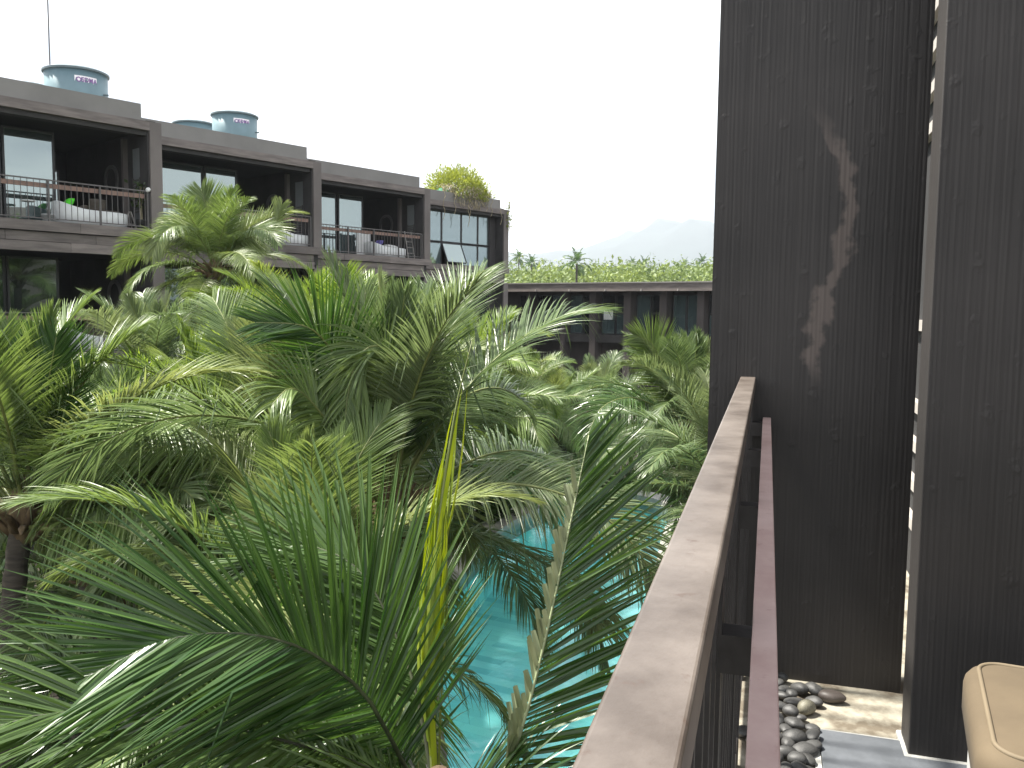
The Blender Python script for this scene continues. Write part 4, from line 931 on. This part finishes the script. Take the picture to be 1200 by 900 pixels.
for i, (x, y, dist, lab) in enumerate([(608, 303, 190, 'distant palm above the wood, nearest the left hotel block'), (623, 309, 150, 'distant slender palm in the wood with its trunk showing'),
        (676, 309, 118, 'distant full-headed palm standing alone in front of the wood'), (741, 309, 220, 'distant small palm above the middle of the wood'), (755, 312, 150, 'distant narrow drooping palm in the wood'), (823, 308, 190, 'distant palm at the end of the wood by the dark wall'), (802, 311, 230, 'tiny distant palm top above the wood beside the hill')]):
    c = at(x, y, dist); t = empty('distant_palm', (c.x, c.y, 0), label=lab, cat='palm tree', group='distant palms above the wood')
    link('trunk', trunk_mesh(c.z, .2, .14, i), t, M['trunk']); rr = random.Random(i); s_ = rr.uniform(.75, 1.0)
    for k in range(13):
        o = link('frond', far_var[min(6, int(k/2))], t, loc=(0, 0, c.z), rz=k*2.4); o.scale = (s_, s_, s_)

# ================================================================= near balcony
def Rempty(name, a, l_, z, **kw): return empty(name, DR*a + LR*l_ + Vector((0, 0, z)), RZ, **kw)
class RB(MB):                                # boxes in (along, right, z): local y is minus right
    def bx(s, a0, a1, l0, l1, z0, z1): return s.box(a0, a1, -l1, -l0, z0, z1)
WALL_A = 3.35
bal = Rempty('balcony_floor', 0, 0, 0, kind='structure')
RB().bx(-2.5, 6.5, -0.16, 4.0, FLOOR-0.35, FLOOR-0.03).build('slab', M['parapet'], bal)
RB().bx(-2.5, 6.5, -0.14, 0.50, FLOOR-0.03, FLOOR-0.001).build('screed', M['floor_conc'], bal)
RB().bx(-2.5, 6.5, 0.50, 4.0, FLOOR-0.03, FLOOR-0.002).build('screed', M['floor_conc'], bal)
p1 = on_z(959, 858, FLOOR); A1, L1 = rl(p1)
for i, (a_0, a_1) in enumerate([(A1-0.60, A1), (A1-1.21, A1-0.61), (A1-1.82, A1-1.22), (A1-2.43, A1-1.83), (A1-3.04, A1-2.44), (A1-3.65, A1-3.05)]):
    for k in range(4):
        l0_ = L1 + k*0.61; RB().bx(a_0, a_1, l0_, l0_+0.60, FLOOR-0.02, FLOOR+0.012).build('paver', M['slate'], bal, bevel=0.003)
RB().bx(A1-3.7, A1+0.035, L1-0.022, L1-0.002, FLOOR-.02, FLOOR+0.004).build('grout_line', M['grout'], bal)
RB().bx(A1+0.002, A1+0.022, L1-0.002, 1.0, FLOOR-.02, FLOOR+0.004).build('grout_line', M['grout'], bal)
# building below and behind the balcony
RB().bx(-2.5, 16.0, 0.45, 0.60, 0, FLOOR-0.351).build('lower_wall', M['frame'], bal)
RB().bx(-2.5, 3.30, 3.4, 3.6, FLOOR-0.03, FLOOR+5.6).build('room_wall', M['reveal'], bal)

# the building goes on beyond the panel
RB().bx(3.52, 16.0, 1.5, 1.7, FLOOR-0.03, FLOOR+5.6).build('facade_wall', M['frame'], bal)
RB().bx(6.5, 16.0, -0.16, 4.0, FLOOR-0.35, FLOOR-0.03).build('slab', M['parapet'], bal)
for a_ in (6.9, 10.3, 13.7): RB().bx(a_, a_+0.16, -0.10, 1.5, FLOOR-0.03, FLOOR+5.6).build('fin', M['reveal'], bal)
for a_ in (7.2, 10.6): 
    for z_ in (0.0, 3.0): RB().bx(a_, a_+2.8, 1.46, 1.5, FLOOR+z_, FLOOR+z_+2.3).build('window', M['glass_dark'], bal)

# dark combed wall panel at the end of the railing
lw = on_z(829, 520, EYE-0.52)     # only the direction is used
v = ray(829, 520); tt = WALL_A / (v.dot(DR)); LWL = (v*tt).dot(LR); v = ray(863, 440); LSE = (v*(WALL_A/v.dot(DR))).dot(LR)
wall = Rempty('plaster_wall_panel', WALL_A, 0, FLOOR, label='dark brown combed plaster wall panel with a pale water stain, at the end of the railing', cat='wall')
def wpart(name, l0, l1, a0, a1, z0, z1, m='comb'):
    return RB().bx(a0, a1, l0, l1, z0, z1).build(name, M[m], wall)
wpart('panel', LSE, 0.519, 0, 0.16, -0.03, 6.0)
wpart('edge_panel', LWL, LSE-0.0005, 0.003, 0.16, -3.5, 6.0)
col = Rempty('plaster_fin', 2.85, 0.473, FLOOR, label='dark combed plaster fin standing on the pavers beside the beige cushion', cat='wall')
RB().bx(0, 0.15, 0, 2.4, 0.006, 6.0).build('panel', M['comb_plain'], col, bevel=0.004)
RB().bx(-0.016, 0.166, -0.014, 2.4, -0.01, 0.014).build('grout_fillet', M['grout'], col, bevel=0.006)

# slatted screen glimpsed between panel and fin
scr = Rempty('slatted_screen', 4.2, 0.76, FLOOR, label='pale slatted screen glimpsed in the gap between the two dark panels', cat='screen')
RB().bx(0.0, 0.06, 0, 0.05, 0, 4.2).build('post', M['frame'], scr); RB().bx(1.9, 1.96, 0, 0.05, 0, 4.2).build('post', M['frame'], scr)
RB().bx(0.06, 1.9, 0.02, 0.03, 0.0, 4.2).build('backing', M['room'], scr)
for z_ in (0.30, 0.50, 0.70, 0.90, 1.32, 2.30, 2.50, 2.70, 2.90):
    RB().bx(0.06, 1.9, -0.02, 0.018, z_, z_+0.055).build('slat', M['slat_pale'], scr)
# railing
rail = Rempty('balcony_railing', 0, 0, FLOOR, label='brown steel balcony railing with broad worn handrail, running to the dark wall', cat='railing')
hz = 1.40-0.240
RB().bx(-1.6, WALL_A+.004, -0.092, -0.0363, hz-0.045, hz).build('handrail', M['handrail'], rail, bevel=0.0035)
iz = 1.40-0.392
RB().bx(-1.6, WALL_A+.003, -0.0055, 0.024, iz-0.012, iz).build('inner_rail', M['inner_rail'], rail, bevel=0.002)
RB().bx(-1.6, WALL_A+.003, -0.084, -0.044, 0.08, 0.11).build('bottom_rail', M['dark_steel'], rail, bevel=0.002)
post_me = MB().box(-.022, .022, .042, .086, 0.0, hz-.046).mesh('post'); post_me.materials.append(M['dark_steel'])
bar_me = MB().box(-.008, .008, .046, .082, 0.10, hz-.046).mesh('baluster'); bar_me.materials.append(M['dark_steel'])
brk_me = MB().box(-.022, .022, -.014, .042, iz-.062, iz-.0125).mesh('bracket'); brk_me.materials.append(M['dark_steel'])
for a in (-1.4, -0.55, 0.36, 1.10, 1.86, 2.62, 3.30):
    link('post', post_me, rail, loc=(a, 0, 0)); link('bracket', brk_me, rail, loc=(a, 0, 0))
for i in range(42): link('baluster', bar_me, rail, loc=(-1.45+i*0.113, 0, 0))

# pebbles in the gutter strip
def pebble_mesh(seed):
    rr = random.Random(seed); import bmesh
    bm = bmesh.new(); bmesh.ops.create_icosphere(bm, subdivisions=3, radius=1)
    ph = [rr.uniform(0, 6.28) for _ in range(6)]
    for v_ in bm.verts:
        c = v_.co.copy(); k = 1+.09*math.sin(c.x*2.1+ph[0])+.08*math.sin(c.y*2.6+ph[1])+.05*math.sin(c.z*3+ph[2])+.04*math.sin((c.x+c.y)*4+ph[3])
        v_.co = c*k
    me = bpy.data.meshes.new('pebble'); bm.to_mesh(me); bm.free(); me.polygons.foreach_set('use_smooth', [True]*len(me.polygons)); return me
PM = [pebble_mesh(s) for s in range(4)]
for q in PM: q.materials.append(M['pebble'])
pb_brown = pebble_mesh(9); pb_brown.materials.append(M['pebble_brown']); pb_pale = pebble_mesh(10); pb_pale.materials.append(M['pebble_pale'])
rr = random.Random(33); placed = []
def pebble(p, sx, sy, sz, rz, me, label, tilt=0.0):
    o = link('pebble', me, loc=p, rz=rz); o.scale = (sx, sy, sz); o.rotation_euler = (rr.uniform(-tilt, tilt), rr.uniform(-tilt, tilt), rz)
    tag(o, label, 'pebble', 'pebbles in the gutter beside the railing'); placed.append((p[0], p[1], p[2], max(sx, sy)))
LAB = 'smooth dark grey pebble in the gutter between railing and slate pavers'
pz = [(235,280,45,1),(350,285,55,1),(450,302,50,1),(440,365,50,1),(310,382,58,1),(285,455,50,1),(250,560,45,1),(430,563,45,1),(430,622,55,1),(265,660,50,1),(435,685,45,1),(235,740,55,1),(380,700,70,1),(225,205,42,1),(220,425,48,1),(350,475,32,1),(215,330,45,1),(330,790,55,1),(400,770,45,1),(300,620,75,1),(312,540,60,1),(260,830,50,1),(350,850,55,1),(230,890,55,1),(420,850,50,1),(290,320,40,1),(180,260,45,1),(175,480,50,1),(180,620,50,1),(170,780,55,1)]
for i, (zx, zy, r_, _) in enumerate(pz):
    p = on_z(880+zx/6, 760+zy/6, FLOOR+0.02); k = r_/6/1000*(p-Vector((0,0,EYE))).length
    pebble((p.x, p.y, FLOOR+0.016+0.006*(i % 3)), k*rr.uniform(1.05, 1.45), k*rr.uniform(.75, 1.0), k*rr.uniform(.5, .7), rr.uniform(0, 3.1), PM[i % 4], LAB, 0.25)
p = on_z(880+575/6, 760+337/6, FLOOR+.02); pebble((p.x, p.y, FLOOR+0.020), .045, .031, .022, R(-20), pb_brown, 'flat brownish pebble lying alone on the stained concrete by the wall foot')
p = on_z(880+392/6, 760+420/6, FLOOR+.02); pebble((p.x, p.y, FLOOR+0.026), .034, .028, .026, 0.4, pb_pale, 'pale mottled pebble among the dark ones in the gutter')
for i in range(90):                                   # the rest of the gutter, under and along the rails
    a = rr.uniform(1.35, 3.30); l_ = rr.uniform(-0.03, L1-0.05)
    p = DR*a+LR*l_
    k = rr.uniform(.022, .036)
    if any((p.x-q[0])**2+(p.y-q[1])**2 < (0.62*(k+q[3]))**2 for q in placed): continue
    pebble((p.x, p.y, FLOOR+0.014+rr.uniform(0, .008)), k*1.25, k*.9, k*.6, rr.uniform(0, 3.1), PM[i % 4], LAB, 0.2)

# beige cushioned seat
ca = Rempty('lounge_seat', 0, 0, 0, label='beige canvas seat cushion with rounded corner on a white base, beside the dark fin', cat='chair')
cz = EYE-0.93
c0 = on_z(1117, 758, cz); CA, CL = rl(c0)
def rounded(a0, a1, l0, l1, r, n=10):
    P = []
    for (ca_, cl_, st) in ((a1-r, l0+r, 0), (a1-r, l1-r, 1), (a0+r, l1-r, 2), (a0+r, l0+r, 3)):
        for i in range(n+1):
            t_ = math.pi/2*(i/n + st) - math.pi/2*0
            P.append((ca_ + r*math.cos(t_), cl_ - r*math.cos(t_+math.pi/2) * -1 if False else cl_ + r*math.sin(t_)*1))
    return P
def cushion_mesh(a0, a1, l0, l1, r, z0, z1, er=0.035, inset=0.0):
    prof = [(-0.02, z0), (0.0, z0+er*.4), (0.0, z1-er)] ; prof += [(er*(1-math.cos(t_)), z1-er+er*math.sin(t_)) for t_ in (R(25), R(50), R(75), R(90))] + [(er+.08, z1+.010), (er+.2, z1+.016)]
    prof[0] = (0.02, z0); mb = MB(); V = []; Fq = []; n_ = None
    for ins, z in prof:
        rad = max(0.02, r-ins); q = []
        for (ca_, cl_, st) in ((a1-r, l1-r, 0), (a0+r, l1-r, 1), (a0+r, l0+r, 2), (a1-r, l0+r, 3)):
            for i in range(11):
                t_ = math.pi/2*(i/10+st); da, dl = math.cos(t_)*rad, math.sin(t_)*rad
                sa = (ins-(r-rad)) * (-1 if math.cos(math.pi/4+st*math.pi/2) > 0 else 1); sl = (ins-(r-rad))*(-1 if math.sin(math.pi/4+st*math.pi/2) > 0 else 1)
                q.append((ca_+da+sa, -(cl_+dl+sl), z))
        n_ = len(q); V += q
    for i in range(len(prof)-1):
        for k in range(n_): Fq.append((i*n_+k, (i+1)*n_+k, (i+1)*n_+(k+1) % n_, i*n_+(k+1) % n_))
    Fq.append(tuple((len(prof)-1)*n_+k for k in range(n_))[::-1]); Fq.append(tuple(range(n_))); mb.add(V, Fq); return mb
CH = (CA-0.62, CA+0.005, CL-0.012, CL+0.70)
cushion_mesh(*CH, 0.10, cz-0.15, cz-0.02, er=0.045).build('cushion', M['cushion'], ca, smooth=True)
def loop_tube(a0, a1, l0, l1, r, z, rad):
    P = []
    for (ca_, cl_, st) in ((a1-r, l1-r, 0), (a0+r, l1-r, 1), (a0+r, l0+r, 2), (a1-r, l0+r, 3)):
        for i in range(11):
            t_ = math.pi/2*(i/10+st); P.append((ca_+math.cos(t_)*r, -(cl_+math.sin(t_)*r), z))
    P.append(P[0]); P.append(P[1]); return MB().tube(P, rad, 8)
e_ = 0.036
loop_tube(CH[0]+e_, CH[1]-e_, CH[2]+e_, CH[3]-e_, 0.10-e_, cz-0.021, 0.006).build('piping', M['piping'], ca, smooth=True)
cushion_mesh(CH[0]+.02, CH[1]-.02, CH[2]+.02, CH[3]-.02, 0.09, cz-0.30, cz-0.152, er=0.01).build('base', M['label_soft'], ca, smooth=False)
for a in (CH[0]+.08, CH[1]-.08):
    for l_ in (CH[2]+.08, CH[3]-.08): RB().bx(a-.02, a+.02, l_-.02, l_+.02, FLOOR+.0125, cz-.29).build('leg', M['white'], ca)

piv = DR*CA + LR*CL; rot = Matrix.Translation(LR*0.035) @ Matrix.Rotation(R(-8), 4, 'Z')
ca.matrix_world = Matrix.Translation(piv) @ rot @ Matrix.Translation(-piv) @ Matrix.Rotation(RZ, 4, 'Z')

# ================================================================= haze
hb = MB(); hb.box(-4000, 4600, -80, 4000, -8, 360)
m = bpy.data.materials.new('haze_air'); m.use_nodes = True; t = m.node_tree; t.nodes.remove(t.nodes['Principled BSDF'])
pv = N(t, 'ShaderNodeVolumePrincipled', Density=0.00023, Anisotropy=0.2); pv.inputs['Color'].default_value = (0.84, 0.91, 1, 1)
t.links.new(pv.outputs['Volume'], t.nodes['Material Output'].inputs['Volume'])
tag(hb.build('haze', m), 'thin bright haze fading the distant hills', 'haze', kind='stuff')
